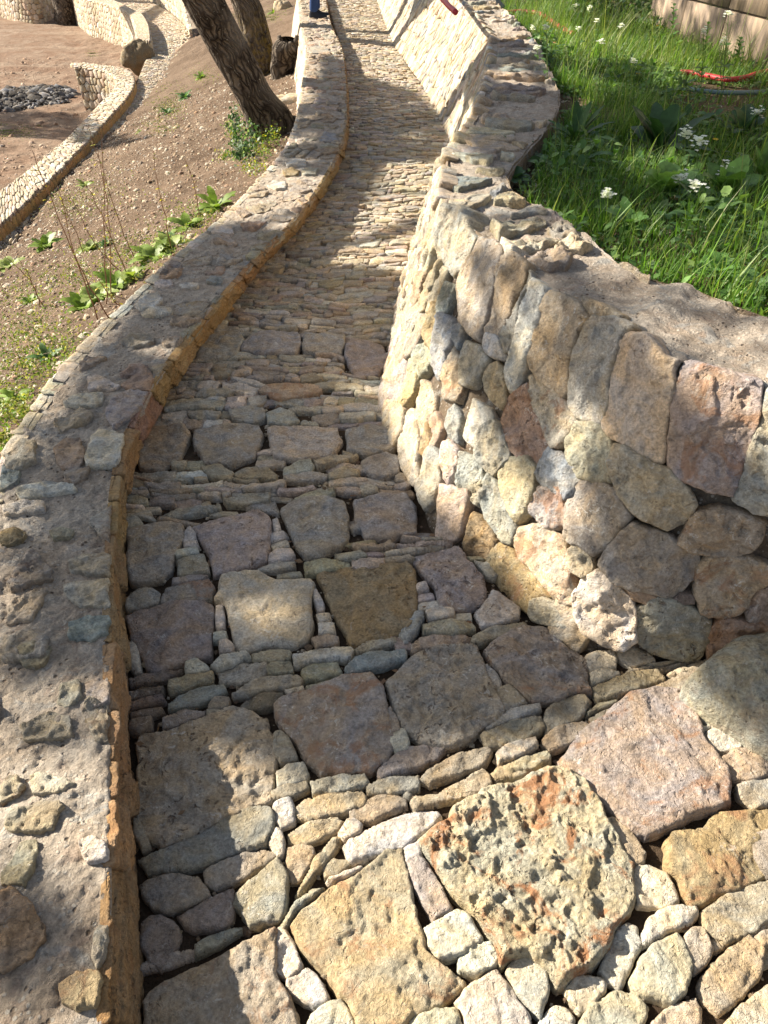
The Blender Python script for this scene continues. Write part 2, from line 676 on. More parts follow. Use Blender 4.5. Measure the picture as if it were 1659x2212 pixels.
def relief(ab, d, c, size, h, R, amp, tilt, pits, dome, seed, rmean, fineok, facet=1.):
    x = np.clip(d / R, 0, 1)
    prof = np.sqrt(np.maximum(0, 1 - (1 - x) ** 2))
    p3 = np.column_stack([ab, np.full(len(ab), (seed % 1013) * .731)])
    zz = h * (.2 + .8 * prof) + (ab - c) @ RS.uniform(-tilt, tilt, 2)
    if dome:
        zz += dome * (1 - (1 - np.clip(d / (rmean + 1e-6), 0, 1)) ** 2)
    if not fineok:
        return zz + amp * fbm(p3 / .03, 2, seed & 255)
    big = fbm(p3 / max(.05, size * .45), 3, seed & 1023)
    r1 = 1 - np.abs(fbm(p3 / .05, 4, seed & 511, .55)) * 2.4
    fin = fbm(p3 / .010, 3, seed & 255, .6)
    zz += (amp * 1.1 * big + amp * .4 * r1 + amp * .36 * fin) * (.35 + .65 * x)
    # split faces: a few broken ledges
    u = big * 2.6 + .25 * r1 + .12 * fin
    fl = np.floor(u)
    fr = u - fl
    zz += amp * .75 * (fl + np.clip((fr - .86) / .14, 0, 1)) * x
    # a few broken-off corners and sloping facets
    for _ in range(5):
        an = RS.uniform(0, 6.283)
        uu = np.array([math.cos(an), math.sin(an)])
        q = (ab - c) @ uu
        q0 = q.max() * RS.uniform(.35, .95)
        zz -= np.minimum(np.maximum(0, q - q0 + .004 * r1) * RS.uniform(.1, .5), h * .5) * facet
    if pits:
        cw = ab + .012 * np.stack([vnoise(p3 / .02, 3), vnoise(p3 / .02, 4)], 1)
        c1 = cell(cw / .036, seed & 63)
        c2 = cell(cw / .015, (seed & 63) + 5)
        msk = np.clip(fbm(p3 / .10, 4, 11) * 3.4 + .05, 0, 1)
        zz -= pits * (np.clip((.5 - c1) / .3, 0, 1) ** .8 * msk + .14 * np.clip((.42 - c2) / .2, 0, 1) * np.clip(big * 3 + .6, 0, 1)) * x
    return zz


def stone(acc, surf, poly, tint, wear=(0, .3, .15), h=.03, R=.016, depth=.05, amp=.004, gap=.0025, lift=0.,
          N=None, M=None, tilt=.02, pits=0., seed=None, rag=.02, step=5., dome=0., facet=1.):
    P = np.asarray(poly, float)
    if len(P) < 3:
        return None
    c, A = area_centroid(P)
    if A < 0:
        P = P[::-1]
    A = abs(A)
    if A < 2e-5:
        return None
    seed = RS.randint(1 << 20) if seed is None else seed
    size = math.sqrt(A)
    w0, _ = surf.frame(c[None])
    px = float(footpx(w0)[0])
    spx = size / px
    cdt = N is None and spx > 40
    if N is None:
        N = int(np.clip(3.8 * spx / step, 14, 260))
    if M is None:
        M = int(np.clip(.62 * spx / step, 3, 9))
    if N > 16:
        P = smooth_poly(P, 1, .035)
    P, per = resample(P, N)
    c, _ = area_centroid(P)
    rel = P - c
    q3 = np.column_stack([P * 1., np.full(N, seed % 97 * .37)])
    ln = np.linalg.norm(rel, axis=1)
    if rag:
        n1 = fbm(q3 / max(size * .3, .012), 3, seed & 255)
        dn = n1 * size * rag * 1.5 + fbm(q3 / .009, 3, seed & 127, .6) * min(.0032, size * .035)
        rel = rel * (1 + dn / np.maximum(ln, 1e-4))[:, None]
    ln = np.linalg.norm(rel, axis=1)
    rel = rel * (1 - gap / np.maximum(ln, gap * 2))[:, None]
    tg = np.roll(rel, -1, 0) - np.roll(rel, 1, 0)
    nr = np.stack([tg[:, 1], -tg[:, 0]], 1)
    nr /= np.linalg.norm(nr, axis=1)[:, None] + 1e-9
    dn = np.abs((rel * nr).sum(1))
    R = min(R, size * .33)
    rmean = np.median(dn)
    idx = np.arange(N)
    nx = (idx + 1) % N
    if cdt:
        B = rel + c
        sp = px * step
        ins = []
        for k, off in enumerate((.28, .7)):
            ins.append(c + rel * (1 - off * max(sp * .8, R * .5) / np.maximum(ln, 1e-3))[:, None])
        lo_, hi_ = B.min(0), B.max(0)
        gx, gy = np.meshgrid(np.arange(lo_[0], hi_[0], sp), np.arange(lo_[1], hi_[1], sp * .87), indexing='ij')
        gx = gx + (np.arange(gx.shape[1]) % 2)[None] * sp * .5
        G = np.stack([gx.ravel(), gy.ravel()], 1) + RS.uniform(-.22, .22, (gx.size, 2)) * sp
        G = G[inpoly(G, B)]

        def dist(Q):
            e = B[nx] - B
            l2 = (e ** 2).sum(1) + 1e-12
            w = Q[:, None] - B[None]
            t = np.clip((w * e[None]).sum(2) / l2, 0, 1)
            return np.sqrt(((w - t[..., None] * e[None]) ** 2).sum(2).min(1))
        dg = dist(G)
        G = G[dg > max(sp * .8, R * .5) * .7 + sp * .45]
        allp = np.vstack([B] + ins + [G])
        edges = [(int(i), int((i + 1) % N)) for i in range(N)]
        vs, es, fs, *_ = delaunay_2d_cdt([Vector(p) for p in allp], edges, [], 1, 1e-7)
        ab = np.array([(v[0], v[1]) for v in vs])
        T = np.array([f for f in fs if len(f) == 3], np.int64)
        if len(ab) >= N and np.allclose(ab[:N], B, atol=1e-6) and len(T):
            d = dist(ab)
            d[:N] = 0
            zz = relief(ab, d, c, size, h, R, amp, tilt, pits, dome, seed, rmean, True, facet) + lift
            V = surf.world(ab, zz)
            s0 = len(V)
            V = np.vstack([V, surf.world(c[None] + rel * .985, np.full(N, lift - depth))])
            Q = np.stack([s0 + idx, s0 + nx, nx, idx], 1)
            tri = ab[T]
            ar = (tri[:, 1, 0] - tri[:, 0, 0]) * (tri[:, 2, 1] - tri[:, 0, 1]) - (tri[:, 1, 1] - tri[:, 0, 1]) * (tri[:, 2, 0] - tri[:, 0, 0])
            T[ar < 0] = T[ar < 0][:, ::-1]
            if surf.rev:
                Q, T = Q[:, ::-1], T[:, ::-1]
            acc.add(V, Q, T, tint, wear)
            return w0[0]
    edge = min(.6, R / max(rmean, 1e-4))
    ne = max(2, int(M * .45))
    rho = 1 - np.concatenate([edge * np.linspace(0, 1, ne, endpoint=False) ** 1.3, edge + (1 - edge) * np.linspace(0, 1, M - ne + 1)[:-1]])
    ab = (c[None, None] + rel[None] * rho[:, None, None]).reshape(-1, 2)
    d = ((1 - rho)[:, None] * dn[None]).ravel()
    ab = np.vstack([ab, c[None]])
    d = np.append(d, dn.mean())
    zz = relief(ab, d, c, size, h, R, amp, tilt, pits, dome, seed, rmean, M > 4, facet) + lift
    V = surf.world(ab, zz)
    ringN = len(rho)
    V = np.vstack([V, surf.world(c[None] + rel * .985, np.full(N, lift - depth))])
    Q = []
    for r in range(ringN - 1):
        Q.append(np.stack([r * N + idx, r * N + nx, (r + 1) * N + nx, (r + 1) * N + idx], 1))
    s0 = ringN * N + 1
    Q.append(np.stack([s0 + idx, s0 + nx, nx, idx], 1))
    T = np.stack([(ringN - 1) * N + idx, (ringN - 1) * N + nx, np.full(N, ringN * N)], 1)
    Q = np.concatenate(Q)
    if surf.rev:
        Q, T = Q[:, ::-1], T[:, ::-1]
    acc.add(V, Q, T, tint, wear)
    return w0[0]


def add_stone_obj(surf, poly, parent, tint, name='stone', label=None, mat=None, **kw):
    a = Acc()
    w = stone(a, surf, poly, tint, **kw)
    if w is None:
        return None
    # outward orientation check
    o = a.obj(name, mat or STONE, parent, True, w)
    if label:
        o['label'] = label
    return o


def voronoi_cells(a0, a1, b0, b1, sa, sb, seed, jitter=.42, skew=0.):
    """irregular cells in a jittered brick layout, clipped against their neighbours"""
    rs = np.random.RandomState(seed)
    na, nb = int((a1 - a0) / sa) + 3, int((b1 - b0) / sb) + 3
    S = np.zeros((na, nb, 2))
    for i in range(na):
        for j in range(nb):
            S[i, j] = (a0 + (i - 1 + .5 * (j % 2)) * sa + rs.uniform(-jitter, jitter) * sa,
                       b0 + (j - .5) * sb + rs.uniform(-jitter, jitter) * sb)
    out = []
    K = np.array([1 / sa, 1 / sb])
    for i in range(1, na - 1):
        for j in range(1, nb - 1):
            p = S[i, j] * K
            poly = [p + np.array(v) * 1.2 for v in ((-1, -1), (1, -1), (1, 1), (-1, 1))]
            for di in (-2, -1, 0, 1, 2):
                for dj in (-2, -1, 0, 1, 2):
                    if (di or dj) and 0 <= i + di < na and 0 <= j + dj < nb:
                        q = S[i + di, j + dj] * K
                        mid, dr = (p + q) / 2, q - p
                        new = []
                        for k in range(len(poly)):
                            u, v = poly[k], poly[(k + 1) % len(poly)]
                            du, dv = (u - mid) @ dr, (v - mid) @ dr
                            if du <= 0:
                                new.append(u)
                            if (du < 0) != (dv < 0) and du != dv:
                                new.append(u + (v - u) * du / (du - dv))
                        poly = new
                        if len(poly) < 3:
                            break
                if len(poly) < 3:
                    break
            if len(poly) >= 3:
                out.append(np.array(poly) / K)
    return out


def covered(polys, traced):
    """share of every polygon lying under the traced ones"""
    if not polys:
        return np.zeros(0)
    S = []
    for P in polys:
        c = P.mean(0)
        S.append(np.vstack([c[None], c + (P - c) * .62]))
    ln = [len(x) for x in S]
    A = np.concatenate(S)
    hit = np.zeros(len(A), bool)
    for t in traced:
        lo, hi = t.min(0), t.max(0)
        m = ((A >= lo) & (A <= hi)).all(1)
        if m.any():
            ix = np.where(m)[0]
            hit[ix] |= inpoly(A[ix], t)
    r, k = [], 0
    for n in ln:
        r.append(hit[k:k + n].mean())
        k += n
    return np.array(r)


CROP = {'D': (1, 0, 0), '3': (.5, 0, 564), '4': (.5, 829.5, 564), '5': (.5, 0, 1095), '6': (.5, 829.5, 1095),
        '7': (.5, 0, 1648), '8': (.5, 829.5, 1648)}


def parse(block):
    out = []
    for ln in block.strip().splitlines():
        ln = ln.strip()
        if not ln or ln[0] == '#':
            continue
        lab = None
        if '|' in ln:
            ln, lab = [x.strip() for x in ln.split('|')]
        f = ln.split()
        crop, col, kind = f[:3]
        v = np.array([float(x) for x in f[3:]]).reshape(-1, 2)
        s, ox, oy = CROP[crop]
        out.append((col, kind, v * s + np.array([ox, oy]), lab))
    return out


# kind: - plain, P pitted, W crusted, R rusty, B boulder (letters combine)
PATH_STONES = parse('''
D t PWb 288 1597 300 1578 400 1560 490 1530 545 1530 585 1545 590 1620 597 1680 590 1730 540 1745 440 1785 350 1832 300 1800 290 1700 | square brown-grey slab mottled with small pits
7 g - 590 395 700 350 850 290 940 240 1030 195 1110 178 1160 185 1182 210 1175 290 1150 345 1080 370 960 400 880 440 800 458 700 462 640 475 615 430 | long grey stone lying in the shade
7 g - 880 460 920 425 1040 380 1130 362 1180 378 1185 400 1120 450 1060 490 1000 520 930 540 890 510
7 m - 600 520 650 490 770 475 850 490 890 530 905 565 850 600 740 635 670 620 610 570
7 m W 760 650 880 590 1000 530 1012 600 1000 680 950 700 850 720 800 700
7 g W 1020 560 1100 490 1200 405 1235 450 1245 560 1235 650 1180 690 1080 705 1045 640 1015 600
7 m - 600 690 640 650 700 640 760 690 780 740 740 820 690 890 640 860 605 780
7 g - 840 770 900 740 1000 700 1040 700 1045 725 980 760 880 820 840 840
7 m - 575 235 600 240 640 320 650 360 610 375 575 300
7 t RWb 610 1040 650 990 720 940 800 890 900 850 1000 800 1100 750 1190 700 1205 720 1190 800 1190 900 1230 960 1290 1080 1310 1240 620 1260 605 1100 | broad tan slab at the foot of the low wall
7 w - 1190 720 1215 700 1245 720 1280 800 1305 860 1290 895 1240 920 1185 890
7 w - 1240 930 1330 878 1370 920 1425 1000 1420 1030 1360 1055 1280 1010 1240 970
7 w - 1325 1110 1380 1060 1470 1020 1510 1060 1535 1128 1500 1220 1330 1220
D g W 602 1993 625 1963 665 1922 702 1915 700 1924 650 1958 627 1994 617 2008
D y Rb 627 1998 650 1963 700 1923 750 1898 800 1868 830 1833 872 1829 880 1868 892 1918 904 1998 919 2048 969 2088 1004 2113 1009 2133 954 2168 890 2198 860 2235 770 2220 750 2160 715 2120 690 2080 660 2050 640 2030 | large ochre slab with a split face
7 t - 1235 360 1290 343 1350 350 1360 380 1330 440 1300 500 1250 500 1235 440
7 y - 1270 560 1310 490 1360 410 1430 310 1470 310 1475 340 1430 400 1370 470 1330 530 1290 572
7 w - 1160 340 1190 270 1220 290 1230 350 1225 395 1200 400
7 t - 1395 440 1440 405 1500 410 1520 430 1460 470 1400 490
7 w - 1405 500 1470 475 1560 440 1590 450 1520 480 1430 515
7 t - 1240 290 1330 245 1450 225 1490 250 1460 290 1380 325 1310 345 1245 340
7 w - 1175 170 1215 150 1255 140 1270 180 1275 250 1210 275 1190 240
7 y - 1270 190 1330 150 1440 130 1560 112 1585 140 1570 180 1480 210 1340 245 1280 230
7 t - 1170 110 1250 85 1320 70 1335 110 1260 140 1180 150
7 w - 1340 75 1440 60 1570 40 1600 80 1560 100 1440 125 1350 130
7 w - 1195 30 1240 0 1310 -10 1335 40 1320 70 1240 90 1200 100
7 w - 1460 300 1500 240 1530 235 1565 260 1560 290 1490 330
D t - 755 1748 780 1728 830 1712 878 1718 880 1740 840 1752 800 1770 760 1765
D w - 738 1826 760 1802 830 1775 900 1745 945 1745 957 1760 900 1810 840 1838 790 1855 762 1862 | long whitish stone tilted beside the ochre slab
D t - 884 1728 900 1710 950 1708 1000 1680 1035 1655 1058 1670 1062 1695 1030 1715 960 1730 900 1750
D g - 790 1690 829 1678 904 1670 907 1703 850 1712 795 1712
D m - 815 1665 830 1640 880 1612 950 1597 967 1610 940 1640 870 1665 825 1685
D t - 905 1680 925 1660 990 1625 1050 1607 1065 1620 1050 1648 980 1675 930 1695
D t - 1057 1668 1080 1650 1150 1635 1185 1628 1190 1645 1130 1672 1075 1685
6 v - 415 980 440 960 600 905 680 890 695 960 640 990 520 1030 450 1035
6 w - 435 930 470 905 600 850 670 835 685 870 620 895 500 940 450 965
6 c - 485 1060 520 1030 650 990 670 1030 600 1070 500 1110
6 y - 490 1120 600 1080 700 1040 725 1080 660 1120 560 1150
6 v - 700 870 760 820 860 810 900 840 860 900 760 950 700 975 690 910
6 t - 690 990 760 940 850 920 895 940 890 960 820 1010 730 1050 685 1020
6 v - 875 880 930 840 1010 825 1015 840 930 870 880 895
6 v - 885 900 930 880 1040 835 1070 850 1060 870 980 920 910 945
6 t - 900 770 960 745 1060 710 1180 680 1225 740 1150 765 1010 810 930 835 905 810
6 w - 890 715 940 700 1015 705 1020 725 930 755 900 765
6 w - 870 640 920 620 990 615 1010 650 1005 690 930 700 885 710
6 w P 975 605 1060 595 1150 630 1170 660 1080 680 1020 650
D m PWb 835 1470 860 1445 900 1410 960 1395 1030 1395 1040 1420 1052 1450 1065 1480 1085 1530 1070 1560 1040 1570 1000 1605 960 1615 910 1600 870 1570 850 1530 | mauve-grey slab eaten by a cluster of holes
D p RWb 588 1520 610 1500 680 1480 740 1455 800 1450 825 1480 835 1520 850 1600 835 1640 800 1665 740 1670 690 1672 660 1650 635 1600 600 1560 | mauve slab with rusty blotches
6 m RPWb 425 620 500 560 600 500 690 505 750 540 790 600 870 650 890 740 895 800 820 800 760 830 650 840 580 790 520 740 480 680 | mauve slab with one round rusty hollow
6 w - 430 670 450 665 500 730 515 770 470 790 440 720
6 g W 470 780 540 765 580 800 620 840 560 870 510 885 480 840
6 p W 5 880 30 865 60 920 70 970 30 980 5 950
6 w - 30 965 90 955 110 1010 105 1040 50 1055 25 1010
D o Pb 685 1240 720 1225 800 1215 880 1215 897 1230 900 1280 898 1340 870 1375 820 1390 760 1385 730 1340 710 1290 | dark ochre slab with a crumbly pitted face
5 w - 1345 345 1365 340 1400 410 1400 440 1370 450
5 w - 1365 460 1425 455 1430 490 1380 497
5 w - 1375 500 1440 497 1448 540 1380 550
5 g - 1340 560 1400 548 1460 555 1460 585 1370 600
5 c Wb 930 400 950 290 990 275 1130 280 1170 310 1190 320 1340 305 1360 330 1345 420 1350 510 1330 570 1250 605 1160 590 1060 615 1010 590 990 500 975 430 | pale cream slab, the lightest of the middle steps
5 w - 930 425 965 420 972 520 930 525
5 w - 920 540 975 530 975 565 920 570
5 w - 945 575 980 568 1012 600 1005 625 950 630
5 m Wb 540 470 600 445 750 410 880 395 925 420 920 520 905 640 850 650 790 680 700 700 630 690 600 600 560 560
5 w - 550 590 575 560 595 580 600 640 612 700 580 712 555 680
5 p R 690 400 710 345 800 320 900 305 925 330 915 395 820 400 700 420
5 m - 545 400 600 360 660 355 690 370 680 410 600 440 545 440
5 g Wb 545 100 620 75 740 55 790 75 790 130 760 200 740 270 700 310 600 330 560 320 545 220
5 w - 790 100 820 75 840 100 860 165 790 170
5 w - 755 185 850 170 862 200 760 215
5 g W 760 225 880 200 905 280 800 290 770 290
5 g - 740 300 860 285 905 290 870 310 740 330
5 p Pb 830 85 900 60 1000 40 1110 10 1160 40 1175 110 1160 180 1150 220 1080 260 990 280 920 290 905 230 880 170 840 110
5 w - 1175 50 1200 40 1215 95 1185 105
5 w - 1165 115 1225 100 1240 130 1170 150
5 w - 1170 155 1240 135 1252 165 1180 180
5 w - 1155 200 1200 175 1260 175 1275 215 1200 235 1160 225
5 g - 1110 260 1180 235 1270 225 1275 255 1190 275 1120 275
5 g - 1190 285 1300 268 1310 290 1200 305
D p Wb 605 1100 640 1078 700 1068 745 1080 755 1110 750 1165 700 1200 660 1200 640 1180 625 1140
D p Wb 765 1080 820 1065 880 1068 900 1100 900 1150 840 1165 790 1160 770 1120
D t b 298 930 330 920 400 915 410 940 390 985 350 1010 300 1005
D p Wb 420 930 480 915 560 918 572 935 550 985 500 1005 440 1000 418 960
D c Wb 578 925 640 918 730 918 740 950 715 985 650 993 590 985 580 950
D p Wb 745 925 800 915 850 920 860 950 850 975 790 985 750 970
D p b 780 995 830 980 862 985 865 1020 830 1030 790 1020
D g Wb 435 715 450 705 515 705 530 730 510 765 450 780 420 780
D p Wb 525 735 560 715 645 718 650 745 640 765 560 765 520 755
D p b 655 720 720 720 745 728 740 765 700 765 655 760
D p b 745 728 830 745 840 780 820 810 765 810 745 770
8 b PRB 150 330 180 300 265 240 280 190 400 150 420 120 560 75 600 50 700 15 770 30 860 85 940 165 960 250 1040 380 1085 430 1080 500 1085 580 1060 650 1010 720 960 800 900 860 840 900 780 950 735 950 700 880 620 820 560 840 510 860 470 760 380 650 300 560 240 460 190 390 | big honeycombed boulder slab with rust-red hollows
8 t P 860 240 900 230 1000 230 1060 280 1110 330 1138 380 1130 420 1090 430 1040 400 960 290 900 270
D p RWb 1362 1495 1420 1483 1475 1495 1495 1525 1520 1560 1530 1600 1560 1650 1580 1700 1578 1735 1540 1750 1500 1760 1450 1790 1400 1810 1370 1800 1330 1760 1290 1720 1250 1690 1215 1660 1200 1640 1240 1600 1290 1555 1330 1520 | large mauve-brown slab half in the sun
8 o Rb 1210 330 1260 280 1380 265 1420 220 1560 195 1659 195 1720 260 1700 400 1659 470 1560 530 1400 600 1340 610 1290 560 1270 500 1220 430 | brown sandstone slab at the right edge
8 w - 1080 440 1140 430 1230 470 1270 540 1280 590 1200 620 1100 600 1080 520
6 w - 1325 850 1350 840 1440 920 1455 940 1420 955 1340 880
6 w - 1395 970 1450 930 1520 930 1570 960 1585 1020 1500 1045 1420 1040
D t - 1554 1635 1589 1615 1659 1610 1700 1640 1650 1680 1590 1685 1560 1660
8 g W 1525 90 1590 75 1659 60 1700 100 1659 180 1600 190 1540 140
8 v - 1370 640 1450 580 1560 530 1720 480 1730 600 1659 690 1580 740 1480 780 1390 720
8 w - 1120 720 1150 660 1230 615 1340 608 1365 650 1330 690 1240 720 1170 770 1120 790
8 w - 930 890 970 800 1010 710 1060 680 1100 700 1118 780 1080 850 1030 970 980 940
8 c - 1070 930 1110 850 1160 780 1270 730 1310 790 1335 880 1300 980 1240 1040 1160 1010 1090 990
8 c - 1300 740 1340 700 1390 710 1430 800 1400 860 1345 900 1310 820
8 y - 1360 950 1400 890 1480 810 1570 730 1659 800 1640 900 1560 1000 1460 1080 1390 1030
8 t - 1610 740 1700 700 1760 780 1640 790
8 c - 1470 1128 1560 1030 1659 950 1750 950 1750 1180 1470 1240
8 c - 1160 1110 1250 1040 1350 1005 1380 1060 1370 1140 1300 1240 1150 1240
8 c - 845 1110 900 1030 1000 985 1090 990 1150 1040 1130 1110 1060 1240 840 1240
8 w - 780 970 820 920 920 915 970 940 960 980 900 1040 850 1075 800 1010
8 w - 670 1110 740 1035 800 1060 830 1100 800 1240 660 1240
8 w - 525 900 560 850 600 812 650 840 700 900 710 960 690 1060 680 1100 620 1040 560 970
8 w - 310 1030 380 950 490 890 530 940 580 1010 640 1110 650 1240 370 1240 340 1090
8 w - 325 850 360 800 460 765 500 840 490 870 400 915 330 890
8 w - 175 710 250 670 320 630 370 660 425 750 420 775 340 830 240 850 190 800
8 p - 90 430 150 400 180 410 230 500 300 630 210 680 170 600 120 500
8 w - 85 360 150 330 165 395 95 425
8 c - 110 1110 220 1060 310 1055 335 1128 280 1240 110 1240
6 p WPb 120 215 200 190 320 170 345 200 370 240 430 290 450 350 430 410 350 445 260 440 230 380 210 330 150 260 | pinkish mauve slab beside the right-hand wall
6 w P 390 450 440 400 465 350 500 365 585 430 585 465 480 505 420 510
6 v - 385 550 450 520 600 478 625 500 520 550 430 590 375 590
6 w - 140 330 180 320 195 350 145 365
6 w - 145 370 210 360 220 390 145 400
6 w - 145 405 235 393 240 425 150 440
6 w - 180 445 240 430 300 440 305 470 200 485
6 w - 310 455 375 450 380 480 310 485
6 v - 165 500 270 485 380 490 395 525 290 545 170 540
6 t - 110 590 160 555 320 535 380 545 370 580 250 605 115 625
6 u - 60 550 130 450 170 445 175 470 120 570 95 595
D u W 745 1440 770 1415 870 1398 880 1405 878 1425 820 1440 760 1455
D g - 765 1398 790 1382 855 1373 858 1390 810 1400 772 1410
5 w - 910 680 960 640 1060 620 1085 650 1040 660 940 700
5 t - 1085 630 1130 615 1250 605 1260 630 1250 650 1150 665 1095 655
5 g - 940 705 1040 670 1150 655 1155 690 1145 725 1040 755 950 755
5 v - 1150 680 1170 665 1255 655 1265 705 1160 718
5 w - 1265 620 1400 605 1510 590 1530 620 1510 660 1400 650 1290 680 1270 680
5 v - 1300 690 1360 665 1460 655 1475 715 1370 735 1310 745
5 g - 1000 800 1100 740 1280 712 1310 740 1290 775 1180 785 1080 810 1010 820
5 w - 1230 785 1310 765 1315 790 1240 810
5 v - 1320 760 1380 745 1490 722 1500 740 1420 775 1330 790
5 k - 1010 880 1060 830 1140 800 1220 790 1225 820 1170 860 1060 880
5 g - 725 840 780 800 900 770 960 758 975 790 900 830 800 860 730 865
5 t - 725 740 850 725 915 700 920 750 830 770 730 800
5 w - 800 670 840 650 900 680 905 705 840 715 800 720
5 k - 555 730 620 715 790 685 790 710 700 745 560 770
5 k - 555 790 700 765 705 795 560 830
5 k - 555 840 700 805 715 835 600 860 560 870
5 k - 555 880 700 855 705 880 640 900 560 905
5 m - 700 900 800 875 885 870 880 905 800 930 700 950
5 m - 890 870 975 880 975 910 900 940
5 m - 900 850 930 815 990 820 985 865 900 875
5 k - 560 920 650 905 655 950 600 970 555 960
D g - 589 1585 607 1575 625 1595 642 1630 640 1637 605 1645 592 1625
5 v - 1315 240 1400 220 1510 235 1515 260 1420 275 1320 290
5 c - 1520 230 1659 225 1659 260 1560 270 1525 265
3 y R 1110 560 1160 530 1290 525 1400 535 1390 560 1290 585 1200 600
3 w - 960 480 1060 500 1170 530 1130 545 1030 520
3 w - 960 520 1040 530 1125 545 1100 580 1020 565 960 555
3 g - 985 640 1060 625 1140 640 1150 680 1080 695 1000 680
3 g W 1145 660 1210 635 1270 655 1295 695 1230 710 1160 700
3 w - 700 665 800 645 820 660 740 690 700 685
3 g W 1230 915 1350 905 1420 915 1410 940 1290 950 1220 945
3 y - 1350 855 1450 840 1545 830 1550 850 1460 870 1370 890
3 y - 1415 915 1480 890 1555 895 1555 925 1480 935 1420 935
3 c - 1420 940 1580 925 1590 945 1500 965 1425 965
3 v - 1000 915 1060 885 1150 880 1200 915 1190 940 1100 930 1030 935
3 t - 860 885 960 880 1010 910 1000 945 900 930
3 v - 960 1020 1050 1010 1165 1000 1165 1035 1060 1050 980 1050
3 g - 690 1090 780 1060 950 1045 950 1070 840 1090 740 1110
''')

